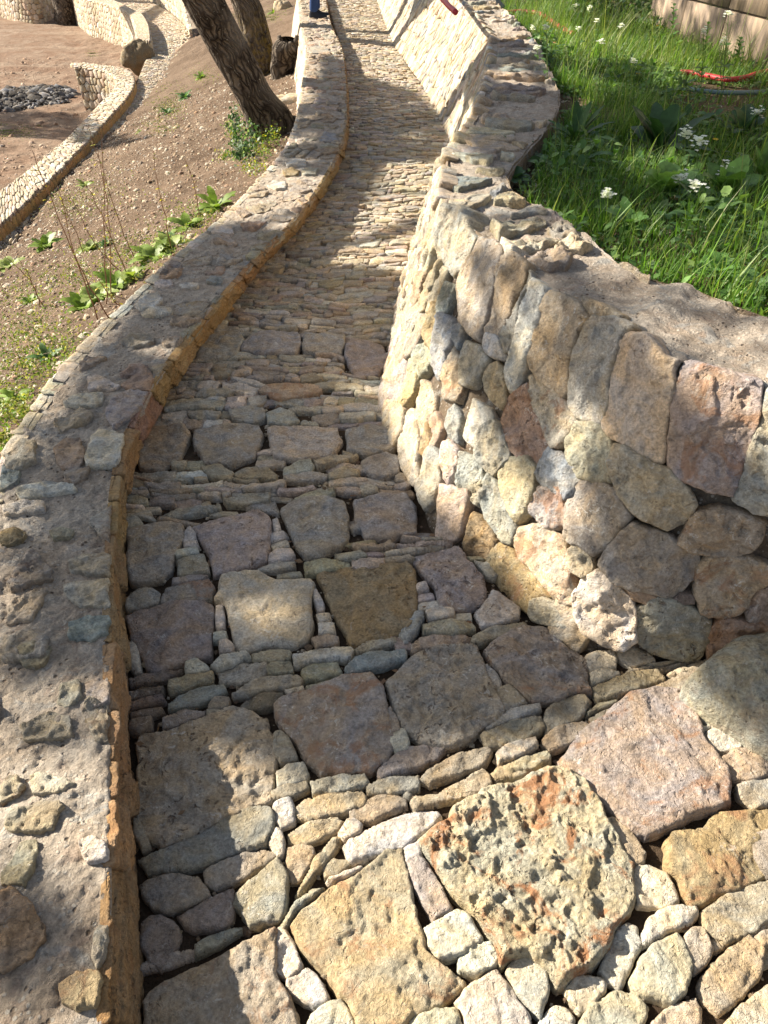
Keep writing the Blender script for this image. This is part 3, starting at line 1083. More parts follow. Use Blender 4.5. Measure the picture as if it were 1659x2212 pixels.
WALL_STONES = parse('''
D g W 1000 600 1020 560 1045 515 1085 530 1090 550 1075 620 1062 680 1050 745 1035 735 1005 690 1000 650
D g - 945 530 950 470 970 443 1005 455 1020 500 1035 515 1010 570 985 600 950 560
D t - 1055 700 1075 640 1090 560 1115 550 1145 575 1130 625 1110 680 1085 735 1060 725
4 g - 510 370 530 290 600 180 625 60 640 50 655 100 610 200 590 300 560 390 520 420
4 w - 535 500 560 390 620 200 655 95 700 110 725 140 690 260 650 380 630 480 590 560 555 570 | pale narrow upright stone at the wall's top
4 y W 645 430 665 350 700 200 740 145 800 165 860 205 905 255 870 300 850 350 810 450 805 560 790 585 740 575 700 520 660 470 | yellowish upright stone in the top row
4 g Wt 810 620 815 520 850 400 890 290 930 250 1000 250 1080 280 1100 305 1050 345 1010 440 985 560 980 640 940 715 900 695 850 680 | smooth grey-cream upright stone in the top row
4 c t 960 690 990 620 1005 500 1040 370 1080 325 1160 330 1230 410 1290 430 1265 480 1240 600 1220 720 1210 865 1150 850 1060 790 1000 760 965 730 | cracked cream upright stone in the top row
4 p Rt 1225 760 1250 620 1270 500 1300 440 1400 460 1550 500 1635 525 1620 640 1570 800 1500 1000 1440 990 1380 980 1270 940 1225 880 | big rosy upright stone stained orange
4 g Wt 1510 1010 1560 880 1610 700 1650 550 1800 590 1840 1000 1700 1080 1600 1070
4 c R 640 510 655 495 720 550 790 610 810 650 870 695 810 730 770 800 740 810 720 770 690 690 660 620 | pale pointed stone with an orange stain
4 r RWP 520 680 550 600 600 545 635 540 650 620 700 710 720 800 690 890 650 900 600 850 550 810 520 740 | rust-flecked stone under the pale top stones
4 v - 785 780 810 730 860 705 930 705 985 750 1005 860 995 950 940 955 860 930 810 870
4 u - 690 870 730 810 800 860 870 930 850 960 790 1035 750 1000 690 960 680 920
4 y - 510 900 560 850 620 850 665 900 660 990 640 1070 600 1125 560 1060 520 980 | olive-ochre stone in the middle of the wall
D u - 1040 1085 1050 1040 1065 1025 1085 1050 1110 1100 1122 1140 1112 1178 1095 1170 1060 1120 | slate-blue stone low in the wall
4 g - 410 850 420 740 480 690 520 720 545 800 550 850 510 900 490 930 450 900
4 y W 445 520 470 460 500 445 530 490 540 600 520 640 480 610 450 560
4 w - 450 370 460 320 510 340 540 420 520 430 470 410
4 g - 350 540 350 400 380 350 440 380 470 430 430 500 400 540
4 t R 290 610 280 520 300 430 330 380 345 450 350 540 330 610
4 u - 235 460 230 380 250 260 270 230 315 270 320 330 290 400 270 510 250 515 | slate-blue stone high in the wall
4 o - 190 330 210 200 235 185 255 250 235 360 220 385 195 360
4 v - 140 470 160 380 200 350 225 380 230 440 200 480 150 510
4 u - 320 340 325 290 350 280 365 320 350 375 330 385
D b W 1329 1010 1340 965 1370 968 1410 1000 1445 1015 1480 1050 1502 1085 1480 1125 1440 1145 1390 1120 1345 1070
D p W 1225 1150 1230 1090 1262 1043 1300 1040 1340 1060 1365 1110 1340 1150 1290 1200 1260 1180 1235 1170
D p R 1155 1075 1180 1055 1215 1055 1225 1080 1226 1130 1210 1145 1180 1135 1157 1110
6 b RW 580 130 600 90 650 75 720 90 790 150 815 220 820 310 840 380 830 420 760 410 700 340 640 260 600 240 575 180 | cream and mauve stone with a rust spot
6 m - 945 250 970 180 1050 90 1080 70 1180 100 1300 160 1355 200 1345 290 1290 350 1240 390 1180 370 1060 350 1000 320 | broad plain mauve-brown stone
6 t P 820 190 860 170 900 210 910 270 880 300 830 270
6 w P 835 390 870 320 930 280 980 310 1060 390 1090 480 1085 560 1040 600 960 585 890 540 850 480 | pale greenish oval stone at the wall's foot
6 m WP 1100 440 1160 395 1260 390 1330 430 1400 480 1395 560 1360 660 1230 650 1140 610 1090 560
6 t RW 1340 360 1360 250 1400 205 1560 210 1659 250 1670 310 1610 350 1540 430 1450 465 1360 440
6 t RW 1290 120 1350 20 1450 0 1550 20 1640 60 1620 140 1560 190 1450 200 1340 180 1280 150
6 t R 1560 430 1620 360 1700 330 1780 400 1700 500 1620 500 1570 470
6 r R 1410 520 1450 470 1560 480 1659 510 1720 560 1560 580 1500 620 1400 670 1395 600 | rust-red stone behind the green boulder
6 o RW 455 290 480 200 510 155 550 170 600 240 680 310 700 340 740 400 700 395 650 400 640 470 560 390 480 330
6 o - 365 150 400 30 430 50 480 100 510 150 480 200 450 290 410 260 370 200
6 g - 640 470 650 400 720 390 830 480 900 570 820 540 750 510 660 500
6 r - 1040 340 1060 350 1180 375 1130 410 1080 390
4 g - 340 830 400 850 430 900 445 950 420 1060 380 1040 330 960
4 c - 255 860 260 800 300 780 335 830 320 900 290 970
4 g - 165 980 200 820 225 800 250 870 250 960 230 1040 190 1075
4 o - 175 830 190 720 205 705 215 770 195 850
4 u W 285 720 290 650 320 625 340 700 330 790 300 760
4 c - 80 840 90 700 130 640 160 660 165 760 160 960 140 975 100 900
6 k - 1250 385 1290 370 1330 375 1330 400 1290 400
''')

CAP_STONES = parse('''
7 b R 0 110 40 55 80 55 105 100 80 135 40 160 0 180
7 g W 10 270 60 200 150 175 250 165 290 190 250 235 230 290 150 300 60 305
7 c W 130 60 170 45 280 65 330 90 280 130 190 140 140 140
7 v - 0 480 50 420 90 350 160 335 165 400 150 470 110 540 60 520 0 540
7 r W -60 560 40 540 100 580 150 640 190 700 200 760 150 820 60 880 -60 930
7 w - 340 330 420 320 470 350 470 420 380 430 350 400
7 t R 250 960 330 900 430 900 450 960 420 1060 330 1080 260 1040
7 p W 400 760 430 700 470 700 465 830 420 900 400 850
D w - 185 980 195 945 215 930 270 935 262 975 250 1005 188 1008 | white-grey squarish stone set in the wall top
D w - 35 1055 100 1040 160 1045 165 1058 110 1070 45 1078
D w - 5 1095 50 1080 95 1085 100 1105 10 1115
D w - 187 815 215 812 240 825 262 835 245 845 190 842 | white stone beside the reddish one
D w - 135 870 160 855 225 850 222 870 200 880 140 878
D p - 225 885 250 860 290 840 320 850 310 880 280 905 245 925
D t - 115 970 140 950 175 945 185 985 170 1015 130 1010
D g - 10 985 45 950 80 955 80 1000 30 1018 8 1018
D w - 330 615 345 605 372 608 376 620 350 622
D w - 388 618 400 610 432 614 428 625 395 624
D u - 445 608 455 598 482 600 480 612 450 612
D w - 290 660 320 640 345 635 352 655 330 668 300 668 | white kite-shaped stone on the wall top
D w - 305 675 330 665 370 668 374 678 345 682 310 682
D w - 455 492 470 485 500 492 505 505 470 505 456 502
D w - 615 350 630 342 662 346 660 358 620 360 | large pale oval stone on the far wall top
D w - 575 402 590 392 618 394 620 408 595 410
D g - 650 368 665 362 688 366 680 378 655 378
D o - 610 370 630 362 648 370 640 380 615 380
D u - 690 302 700 288 725 290 730 305 700 308
D g - 665 110 680 100 712 105 710 114 670 116
D r - 262 832 285 815 320 810 335 820 322 845 290 845 270 840 | reddish broken stone on the wall edge
D u - 0 1000 20 1015 45 1020 40 1040 0 1062
D o - 0 1150 30 1140 55 1150 50 1170 0 1180
D t - 105 1150 130 1140 160 1145 155 1160 115 1165
D g - 145 1210 190 1195 240 1200 242 1245 200 1240 150 1235
D c - 135 1265 190 1255 240 1250 240 1310 170 1310 140 1290
D u - 145 1345 200 1330 242 1330 240 1370 190 1385 150 1375
D g W 0 1380 60 1360 110 1380 100 1420 20 1430 0 1425
D v - 35 1400 80 1385 110 1400 95 1440 50 1440
D p - 185 1475 215 1465 240 1475 238 1520 205 1530 188 1505
D g - 40 1570 100 1540 150 1550 160 1590 110 1600 50 1600
D g - 130 1480 170 1470 180 1510 150 1530 125 1520
''')


def wear_of(kind):
    return (1.5 if 'B' in kind else .9 if 'R' in kind else .12, .95 if 'W' in kind else .4, 1. if 'P' in kind else .45)


# ------------------------------------------------------------------ main curves of the place (world metres)
P0 = Plane(0.)
PL = [(300, 3050), (290, 2212), (290, 1900), (275, 1600), (268, 1450), (265, 1300), (262, 1130), (265, 1040), (300, 930), (330, 890), (390, 790),
      (470, 680), (560, 570), (650, 470), (710, 390), (745, 310), (750, 220), (742, 120), (720, 50), (705, 0), (692, -30)]
PR = [(3000, 2500), (2100, 1640), (1600, 1430), (1270, 1408), (1150, 1335), (1050, 1210), (945, 1150), (880, 1030), (835, 920), (826, 885), (838, 810),
      (862, 690), (890, 570), (920, 460), (945, 385), (972, 315), (935, 220), (868, 120), (835, 45), (815, 0), (800, -30)]
PATH = Ruled(on(PL), on(PR), 400)

# right wall: base and matching top edge
WB = [(2300, 1560), (1900, 1475), (1700, 1445), (1530, 1425), (1380, 1424), (1250, 1402), (1150, 1332), (1050, 1205), (930, 1150), (880, 1032), (825, 882), (834, 820), (868, 645),
      (903, 522), (924, 440), (958, 350), (974, 310), (960, 270), (905, 170), (850, 90), (815, 0), (800, -30)]
WT = [((2500, 1090), .66), ((2080, 980), .68), ((1860, 905), .69), ((1662, 842), .7), ((1565, 815), .7), ((1440, 770), .7), ((1335, 702), .7), ((1205, 632), .7), ((1112, 565), .7),
      ((1040, 508), .7), ((985, 468), .7), ((962, 448), .7), ((950, 372), .7), ((1005, 285), .72), ((1048, 204), .74), ((1064, 132), .75),
      ((1064, 112), .77), ((1058, 88), .79), ((1014, 30), .85), ((960, -12), .88), ((900, -70), .9), ((880, -95), .9)]
wb = on(WB, -.0)
wb[:, 2] -= .04
wt = np.array([on([p], h)[0] for p, h in WT])
hp = lambda x, y, h: np.array([x, y, h - SLOPE * y])
wt[12:] = [hp(.275, 3.42, .70), hp(.48, 4.26, .70), hp(.61, 5.0, .70), hp(.77, 6.1, .72), hp(.84, 6.7, .73), hp(.89, 7.4, .74), hp(.86, 9.8, .76), hp(.62, 13., .8), hp(.33, 19.8, .8), hp(.2, 24., .8)]
wb = np.vstack([[[3.6, .95, -.04 - SLOPE * .95]], wb])
wt = np.vstack([[[3.65, 1.38, .66 - SLOPE * 1.38]], wt])
FACE = Ruled(wb, wt, 440, ext=(.1, .18), out=(-1, 0, 0))
# cap: inner edge wt, outer edge
CO = [(2600, 900), (2200, 780), (1950, 730), (1760, 700), (1650, 680), (1560, 650), (1470, 618), (1359, 584), (1290, 535), (1204, 468), (1140, 435), (1100, 400), (1080, 375), (1095, 340), (1149, 280), (1179, 200),
      (1168, 160), (1154, 135), (1100, 80), (1060, 30), (990, -30), (960, -60)]
co = np.array([on([p], h)[0] for p, (q, h) in zip(CO, WT)])
co[12:] = [hp(.55, 3.3, .70), hp(.84, 4.1, .70), hp(1.04, 4.9, .70), hp(1.14, 6.05, .72), hp(1.2, 6.7, .73), hp(1.24, 7.5, .74), hp(1.24, 9.9, .76), hp(1.02, 13.1, .8), hp(.75, 19.9, .8), hp(.6, 24., .8)]
co = np.vstack([[[3.7, 1.85, .66 - SLOPE * 1.85]], co])
CAP = Ruled(wt, co, 440)

# left low wall: inner top edge, bottom edge, outer top edge
LT = [(225, 2700), (232, 2212), (240, 1900), (240, 1500), (240, 1200), (262, 985), (320, 859), (370, 780), (440, 690), (555, 560), (640, 475), (700, 390), (740, 310), (750, 220),
      (740, 110), (715, 50), (705, 0), (698, -30)]
LB = [(280, 2900), (290, 2212), (290, 1900), (270, 1560), (262, 1250), (281, 1010), (340, 880), (388, 800), (462, 704), (570, 560), (655, 468), (709, 390), (747, 305), (751, 222),
      (742, 115), (717, 52), (706, 2), (699, -28)]
lt = on(LT, .16)
lb = on(LB, -.0)
lb[:, 2] -= .06
lt2 = catmull(lt, 160)
tg = np.gradient(lt2, axis=0)
nl = np.stack([-tg[:, 1], tg[:, 0], 0 * tg[:, 0]], 1)
nl /= np.linalg.norm(nl, axis=1)[:, None]
ys = lt2[:, 1]
wdt = np.interp(ys, [0, 1.7, 2.5, 4.5, 6, 9, 13, 18], [.37, .37, .40, .43, .41, .44, .46, .55])
lo = lt2 + nl * wdt[:, None]
lo[:, 2] = .16 - SLOPE * lo[:, 1]
bat = np.interp(ys, [0, 5, 7, 14], [.05, .06, .14, .2])
drop = np.interp(ys, [0, 5, 7, 14], [.38, .42, .62, .7])
lob = lo + nl * bat[:, None]
lob[:, 2] = .16 - SLOPE * lob[:, 1] - drop
KCAP = Ruled(lo, lt2, 300)
KFACE = Ruled(lt, lb, 300, out=(1, 0, 0))
KOUT = Ruled(lob, lo, 300, out=(-1, 0, 0))

# ------------------------------------------------------------------ ground
k2i = on([(-120, 590), (0, 490), (100, 400), (198, 299), (224, 270), (260, 231), (281, 205), (290, 180), (289, 161)], -1.42)
k2o = on([(-120, 500), (0, 415), (60, 370), (153, 294), (182, 263), (224, 213), (250, 185), (255, 168), (250, 160)], -1.42)
P2PAIR = [((-100, 580), (-70, 620)), ((0, 500), (30, 525)), ((100, 412), (150, 385)), ((205, 302), (247, 298)), ((264, 240), (310, 240)), ((287, 205), (340, 200)),
          ((296, 180), (358, 170)), ((312, 140), (378, 135)), ((326, 100), (392, 100)), ((323, 65), (402, 65)), ((316, 45), (388, 45)), ((300, 28), (362, 25)),
          ((262, 10), (332, 8)), ((229, 0), (300, -4)), ((180, -10), (250, -16))]
p2l = on([a for a, b in P2PAIR], -1.58)
p2r = on([b for a, b in P2PAIR], -1.58)
ox = lambda y: np.interp(y, lo[:, 1], lo[:, 0])
_q = p2r[:9]
rx = lambda y: np.interp(y, _q[:, 1], _q[:, 0])
_k = k2o[:7]
kx = lambda y: np.interp(y, _k[:, 1], _k[:, 0])


def field_drop(y):
    return np.interp(y, [8, 11, 14, 18, 22, 30], [.1, .2, .45, .72, .92, 1.0])


def ground_H(x, y):
    d = ox(y) - bat_y(y) - x
    D = np.maximum(ox(y) - rx(y), 1.)
    t = np.clip(d / D, 0, 1)
    base = .16 - np.interp(y, [0, 5, 7, 14], [.27, .33, .55, .62])
    H = base + (-1.58 - base) * (t * .88 + .12 * t ** 2)
    H = np.where(d < 0, -.25, H)
    w = np.clip((kx(y) - .12 - x) / .12, 0, 1)
    H = np.where(d > D, -1.64, H)
    H = H * (1 - w) + (-1.58 - field_drop(y)) * w
    return H


bat_y = lambda y: np.interp(y, [0, 5, 7, 14], [.02, .03, .08, .14])


def ground_pt(px, py):
    """a picture point on the left-hand ground"""
    d = rays([(px, py)])[0]
    s = np.linspace(1.2, 60, 6000)
    P = CAMP + s[:, None] * d
    f = P[:, 2] - (ground_H(P[:, 0], P[:, 1]) - SLOPE * P[:, 1])
    k = np.argmax(f < 0)
    return P[k]


def big_ground():
    xs = np.concatenate([[-400, -120, -60], np.arange(-40, -12, .5), np.arange(-12, -.3, .07), [0, .6, 3, 8, 20, 60, 150, 400]])
    yy = np.concatenate([[-400, -100, -30, -10, -3], np.arange(-1, 16, .07), np.arange(16, 45, .25), [50, 60, 90, 200, 500]])
    X, Y = np.meshgrid(xs, yy, indexing='ij')
    x, y = X.ravel(), Y.ravel()
    H = ground_H(x, y)
    H = np.where(x > -.2, -.07, H)
    p = np.column_stack([x, y, 0 * x])
    near = (x < -.5) & (x > -30) & (y > -1) & (y < 45)
    H = H + near * (.05 * fbm(p / .7, 4, 3) + .03 * fbm(p / .12, 3, 5) + .02 * (1 - np.abs(fbm(p / .4, 3, 6)) * 2))
    fl = (x < -5.8) & near
    H = H + fl * .03 * fbm(p * np.array([.35, 2.2, 1]) / .6, 3, 9)
    yc = np.clip(y, -20, 60)
    z = H - SLOPE * yc
    V = np.column_stack([x, y, z])
    a = Acc()
    a.add(V, grid_quads(len(xs), len(yy))[:, ::-1])
    o = a.obj('ground', SOIL)
    me = o.data
    me.materials.append(FIELD)
    cx = np.zeros(len(me.polygons) * 3, np.float32)
    me.polygons.foreach_get('center', cx)
    cx = cx.reshape(-1, 3)
    mi = (cx[:, 0] < kx(cx[:, 1])).astype(np.int32)
    me.polygons.foreach_set('material_index', mi)
    tag(o, kind='structure')


big_ground()

# ------------------------------------------------------------------ path: bed sheet, traced slabs, rows of small stones
path = empty('path', (0, 3, -SLOPE * 3), kind='structure')


def path_bed():
    a = Acc()
    s = np.concatenate([np.arange(0, 6, .03), np.arange(6, PATH.L, .12), [PATH.L]])
    t = np.linspace(-.03, 1.03, 40) * PATH.W
    S, Tt = np.meshgrid(s, t, indexing='ij')
    ab = np.column_stack([S.ravel(), Tt.ravel()])
    P, N = PATH.frame(ab)
    P = P + PN * (-.024 + .007 * fbm(P / .05, 3, 2))[:, None]
    a.add(P, grid_quads(len(s), len(t)))
    a.obj('bed', BED, path)


path_bed()

traced = []
n_obj = 0
for col, kind, px, lab in PATH_STONES:
    ab = P0.inv(px)
    traced.append(ab)
    bigf = 'b' in kind or 'B' in kind
    kw = dict(h=RS.uniform(.026, .036) if not bigf else .036, R=.0045 if not bigf else .007, amp=.0034 if not bigf else .0055, tilt=.04 if not bigf else .015,
              gap=-.0035, lift=-.031 + RS.uniform(-.004, .004), rag=.035, facet=.10)
    if 'P' in kind:
        kw.update(pits=.006 if bigf else .003, step=4.)
    if 'B' in kind:
        kw.update(pits=.009, h=.055, R=.012, amp=.011, step=3.4, lift=-.04)
    add_stone_obj(P0, ab, path, jit(TINT[col], .08), wear=wear_of(kind), label=lab, **kw)
    n_obj += 1


def row_stones():
    """rows of thin stones laid across the path on edge, near to far"""
    polys, s = [], .02
    rs = np.random.RandomState(5)
    prev_ph = rs.uniform(0, 6, 3)
    while s < PATH.L - .05:
        far = np.interp(s, [0, 4, 9, 24], [0, 0, .3, 1])
        th = (rs.uniform(.022, .05) if rs.rand() < .75 else rs.uniform(.05, .08)) * (1 + far * .5)
        t = 0.004
        wav = lambda u, o: o + .018 * np.sin(u * 5 + prev_ph[0] + o * 3.3) + .011 * np.sin(u * 15 + prev_ph[1] + o * 7.1) + .006 * np.sin(u * 37 + o * 19)
        while t < PATH.W - .01:
            w = rs.uniform(.06, .17) if rs.rand() < .7 else rs.uniform(.03, .06) if rs.rand() < .6 else rs.uniform(.17, .27)
            t1 = min(t + w, PATH.W - .003)
            if PATH.W - t1 < .03:
                t1 = PATH.W - .003
            j = lambda k: rs.uniform(-1, 1) * k
            m = (t + t1) / 2
            ed = th * .22
            P = np.array([[wav(t, s) + j(ed), t + j(.004)], [wav(m, s) + j(ed), m + j(.01)], [wav(t1, s) + j(ed), t1 + j(.004)],
                          [wav(t1, s + th / 2), t1 + .004 + j(.006)],
                          [wav(t1, s + th) + j(ed), t1 + j(.005)], [wav(m, s + th) + j(ed), m + j(.01)], [wav(t, s + th) + j(ed), t + j(.005)],
                          [wav(t, s + th / 2), t - .004 + j(.006)]])
            polys.append(P)
            t = t1 + .001
        s += th + .001
    return polys


rows = row_stones()
flat = []
for P in rows:
    W, _ = PATH.frame(P)
    flat.append(W[:, :2])
cov = covered(flat, traced)
order = []
for k, (P, c) in enumerate(zip(flat, cov)):
    if c > .34:
        continue
    cen = np.append(P.mean(0), -SLOPE * P.mean(0)[1])
    _, A = area_centroid(P)
    d = cen - CAMP
    zc = d @ FW
    sx, sy = 829.5 + FPX * d[0] / zc, 1106 - FPX * (d @ UP) / zc
    vis = -40 < sx < 1700 and -30 < sy < 2260
    order.append((-(abs(A) / footpx(cen) ** 2) if vis else 0, k, c))
order.sort()
PAL = ['g', 'g', 'b', 'w', 'c', 'v', 't', 't', 'g', 'm', 'p', 'y', 'c']
far_acc = Acc()
budget = 296 - n_obj
for rank, (sz, k, c) in enumerate(order):
    P = flat[k]
    y = P[:, 1].mean()
    col = PAL[RS.randint(len(PAL))]
    tn = jit(TINT[col], .2)
    tn = tuple(np.array(tn) * .9 + np.array(TINT['c']) * .1)
    lift = -.024 + RS.uniform(-.005, .004) - (.008 if c > .05 else 0)
    if rank < budget and y < 5:
        add_stone_obj(P0, P, path, tn, wear=(.15, .45, .4), h=RS.uniform(.018, .030), R=.0045, amp=.0034, lift=lift, tilt=.09, gap=-.0022, step=5, rag=.05, facet=.2)
    else:
        pxs = math.sqrt(max(1, -sz))
        N = 22 if pxs > 30 else 14 if pxs > 16 else 9
        stone(far_acc, P0, P, tn, (.15, .35, .2), h=RS.uniform(.018, .032), R=.0045, amp=.003, lift=lift, tilt=.1, gap=-.001, N=N, M=6 if pxs > 30 else 4 if pxs > 16 else 3, rag=.03)
o = far_acc.obj('small_stones', STONE, path)
o['kind'] = 'stuff'

# ------------------------------------------------------------------ right wall
rwall = empty('stone_wall', (.6, 1.8, -.3), 'tall battered rubble wall of many-coloured stones along the right side of the path', 'wall')


def sheet(surf, s, t, hfun, mat, name, parent, tint, rag=0.):
    S, Tt = np.meshgrid(s, t, indexing='ij')
    ab = np.column_stack([S.ravel(), Tt.ravel()])
    P, N = surf.frame(ab)
    h = hfun(P, ab)
    a = Acc()
    a.add(P + N * h[:, None], grid_quads(len(s), len(t)), None, tint)
    return a.obj(name, mat, parent)


def spaced(L, near, far, knee=3.):
    out, s = [0.], 0.
    while s < L:
        s += near + (far - near) * np.clip((s - 1.5) / 8, 0, 1)
        out.append(min(s, L))
    return np.array(out)


sheet(FACE, spaced(FACE.L, .02, .1), np.linspace(-.05, 1.0, 24) * FACE.W, lambda P, ab: -.012 + .010 * fbm(P / .05, 3, 4), MORTAR, 'core', rwall, (.20, .165, .125))


def cap_h(P, ab):
    r = 1 - np.abs(fbm(P * np.array([1., 1.0, 1.]) / .13, 4, 21, .55)) * 2
    v = fbm(P / .32, 3, 22)
    st = fbm(np.column_stack([ab[:, 0] / .11, ab[:, 1] / .4, 0 * ab[:, 0]]), 3, 23)
    w = 1 - .8 * np.exp(-((P[:, 1] - 3.3) / .55) ** 2)
    return (.010 * r + .018 * v + .020 * st) * w + .006 * fbm(P / .02, 3, 24) - .010


sheet(CAP, spaced(CAP.L, .008, .04), np.linspace(-.0, 1.02, 64) * CAP.W, cap_h, MORTAR, 'mortar_cap', rwall, (.50, .44, .37))
# back of the wall
back = Ruled(co, co + np.array([.05, .02, -.5]), 200, out=(1, 0, 0))
sheet(back, spaced(back.L, .05, .1), np.linspace(0, 1, 8) * back.W, lambda P, ab: .015 * fbm(P / .07, 3, 5), MORTAR, 'back', rwall, (.36, .3, .22))

wtr = []
nw = 0
for col, kind, px, lab in WALL_STONES:
    ab = FACE.inv(px)
    if len(ab) < 4:
        continue
    wtr.append(ab)
    top = ab[:, 1].max() > FACE.W * .9
    add_stone_obj(FACE, ab, rwall, jit(np.array(TINT[col]) * 1.04, .06), wear=wear_of(kind), label=lab, h=.024, R=.007, amp=.0075, tilt=.05,
                  pits=.005 if 'P' in kind else 0, gap=-.0075, facet=.12, rag=.035, lift=RS.uniform(-.006, .006), depth=.09, dome=0, step=4.4)
    nw += 1
cells = voronoi_cells(0, FACE.L, -.01, FACE.W, .105, .155, 12, .36)
cc = []
for P in cells:
    P = P.copy()
    P[:, 1] = np.clip(P[:, 1], -.01, FACE.W * RS.uniform(.98, 1.05))
    cc.append(P)
cov = covered(cc, wtr)
lst = []
for P, c in zip(cc, cov):
    if c > .3 or len(P) < 4:
        continue
    _, A = area_centroid(P)
    if abs(A) < 8e-4:
        continue
    w, _ = FACE.frame(P.mean(0)[None])
    lst.append((float(footpx(w)[0]) / math.sqrt(abs(A)), P, c))
lst.sort(key=lambda q: q[0])
WP = ['g', 'c', 'c', 'b', 'b', 't', 'p', 'w', 'y', 'g', 'v', 'w', 'u', 't', 'c', 'g', 'b']
wacc = Acc()
for rank, (q, P, c) in enumerate(lst):
    col = WP[RS.randint(len(WP))]
    tn = jit(TINT[col], .12)
    kw = dict(h=RS.uniform(.018, .024), R=.005, amp=.006, tilt=.06, gap=-.004, facet=.15, rag=.04, lift=-.006 if c > .05 else RS.uniform(-.003, .003), depth=.05)
    wr = (RS.choice([.1, .1, .6]), RS.choice([.2, .6]), RS.choice([.1, .5]))
    if FACE.frame(P.mean(0)[None])[0][0][1] > 3.2:
        kw.update(gap=.0025, R=.014, h=.030, tilt=.12, amp=.009)
    if rank < 298 - nw:
        add_stone_obj(FACE, P, rwall, tn, wear=wr, step=5, **kw)
    else:
        stone(wacc, FACE, P, tn, wr, N=16, M=4, **kw)
if wacc.n:
    wacc.obj('small_stones', STONE, rwall)['kind'] = 'stuff'
# stones bedded in the wall top
ccells = voronoi_cells(0, CAP.L, .01, CAP.W, .13, .30, 31, .4)
k = 0
cacc = Acc()
for P in ccells:
    if RS.rand() < .5 or len(P) < 4:
        continue
    P = P.copy()
    P[:, 1] = np.clip(P[:, 1], .0, CAP.W * .96)
    c0 = P.mean(0)
    P = c0 + (P - c0) * RS.uniform(.75, .98)
    col = ['g', 'c', 'p', 'u', 'w', 't', 'g', 'c'][RS.randint(8)]
    stone(cacc, CAP, P, jit(TINT[col], .1), (.2, .5, .3), h=.014, facet=.1, lift=RS.uniform(-.008, .010), R=.008, amp=.010 * (.4 if 2.6 < CAP.frame(P.mean(0)[None])[0][0][1] < 4.2 else 1), tilt=.06, depth=.05, N=44, M=9, rag=.08)
o = cacc.obj('bedded_stones', CAPST, rwall)
o['kind'] = 'stuff'

# ------------------------------------------------------------------ left low wall
lwall = empty('low_wall', (-.9, 2, -.35), 'low wall with a broad mortared rubble top along the left side of the path', 'wall')


def kcap_h(P, ab):
    r = 1 - np.abs(fbm(P / .085, 5, 31, .6)) * 2
    q = np.floor(fbm(P / .14, 3, 33) * 5) / 5
    e = np.minimum(ab[:, 1], KCAP.W - ab[:, 1])
    rnd = -.012 * np.clip(1 - e / .012, 0, 1) ** 2
    return .007 * r + .009 * q + .0075 * fbm(P / .018, 4, 34, .65) + .008 * fbm(P / .3, 2, 35) + rnd - .010


KS = spaced(KCAP.L, .0055, .035)
sheet(KCAP, KS, np.linspace(0.004, .994, 84) * KCAP.W, kcap_h, MORTAR, 'mortar_cap', lwall, (.53, .465, .385))
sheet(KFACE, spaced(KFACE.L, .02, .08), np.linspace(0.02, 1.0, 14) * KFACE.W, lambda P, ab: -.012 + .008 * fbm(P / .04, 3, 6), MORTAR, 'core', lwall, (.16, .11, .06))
sheet(KOUT, spaced(KOUT.L, .04, .08), np.linspace(-.2, 1.0, 16) * KOUT.W, lambda P, ab: -.02 + .01 * fbm(P / .05, 3, 7), MORTAR, 'outer_core', lwall, (.42, .35, .26))
ktr = []
nk = 0
for col, kind, px, lab in CAP_STONES:
    ab = KCAP.inv(px)
    if len(ab) < 4:
        continue
    ab[:, 1] = np.clip(ab[:, 1], .004, KCAP.W - .002)
    ktr.append(ab)
    add_stone_obj(KCAP, ab, lwall, jit(np.array(TINT[col]) * 1.08, .05), wear=(.2 if 'R' not in kind else .9, .5, .2), label=lab, mat=CAPST, h=.006, R=.004, amp=.0048, gap=.0,
                  lift=.001, tilt=.02, rag=.07, depth=.03, step=4., facet=0)
    nk += 1
kc = voronoi_cells(0, KCAP.L, .0, KCAP.W, .15, .12, 41, .45)
kc = [np.column_stack([P[:, 0], np.clip(P[:, 1], .004, KCAP.W - .002)]) for P in kc]
cov = covered(kc, ktr)
kacc = Acc()
for P, c in zip(kc, cov):
    if c > .05 or RS.rand() < .35 or len(P) < 4:
        continue
    c0 = P.mean(0)
    P = c0 + (P - c0) * RS.uniform(.7, 1.0)
    w, _ = KCAP.frame(c0[None])
    col = ['t', 'p', 'g', 'm', 'c', 't', 'v', 'r', 'b'][RS.randint(9)]
    tn = tuple(.7 * np.array(jit(TINT[col], .1)) + .3 * np.array((.46, .41, .345)))
    kw = dict(h=.007, R=.003, amp=.0075, gap=.001, lift=RS.uniform(-.006, .002), tilt=.02, rag=.09, depth=.03, facet=0)
    if w[0][1] < 4.2 and nk < 160:
        add_stone_obj(KCAP, P, lwall, tn, wear=(.4, .4, .5), mat=CAPST, step=4.6, **kw)
        nk += 1
    else:
        stone(kacc, KCAP, P, tn, (.3, .4, .4), N=18, M=5, **kw)
kacc.obj('bedded_stones', CAPST, lwall)['kind'] = 'stuff'
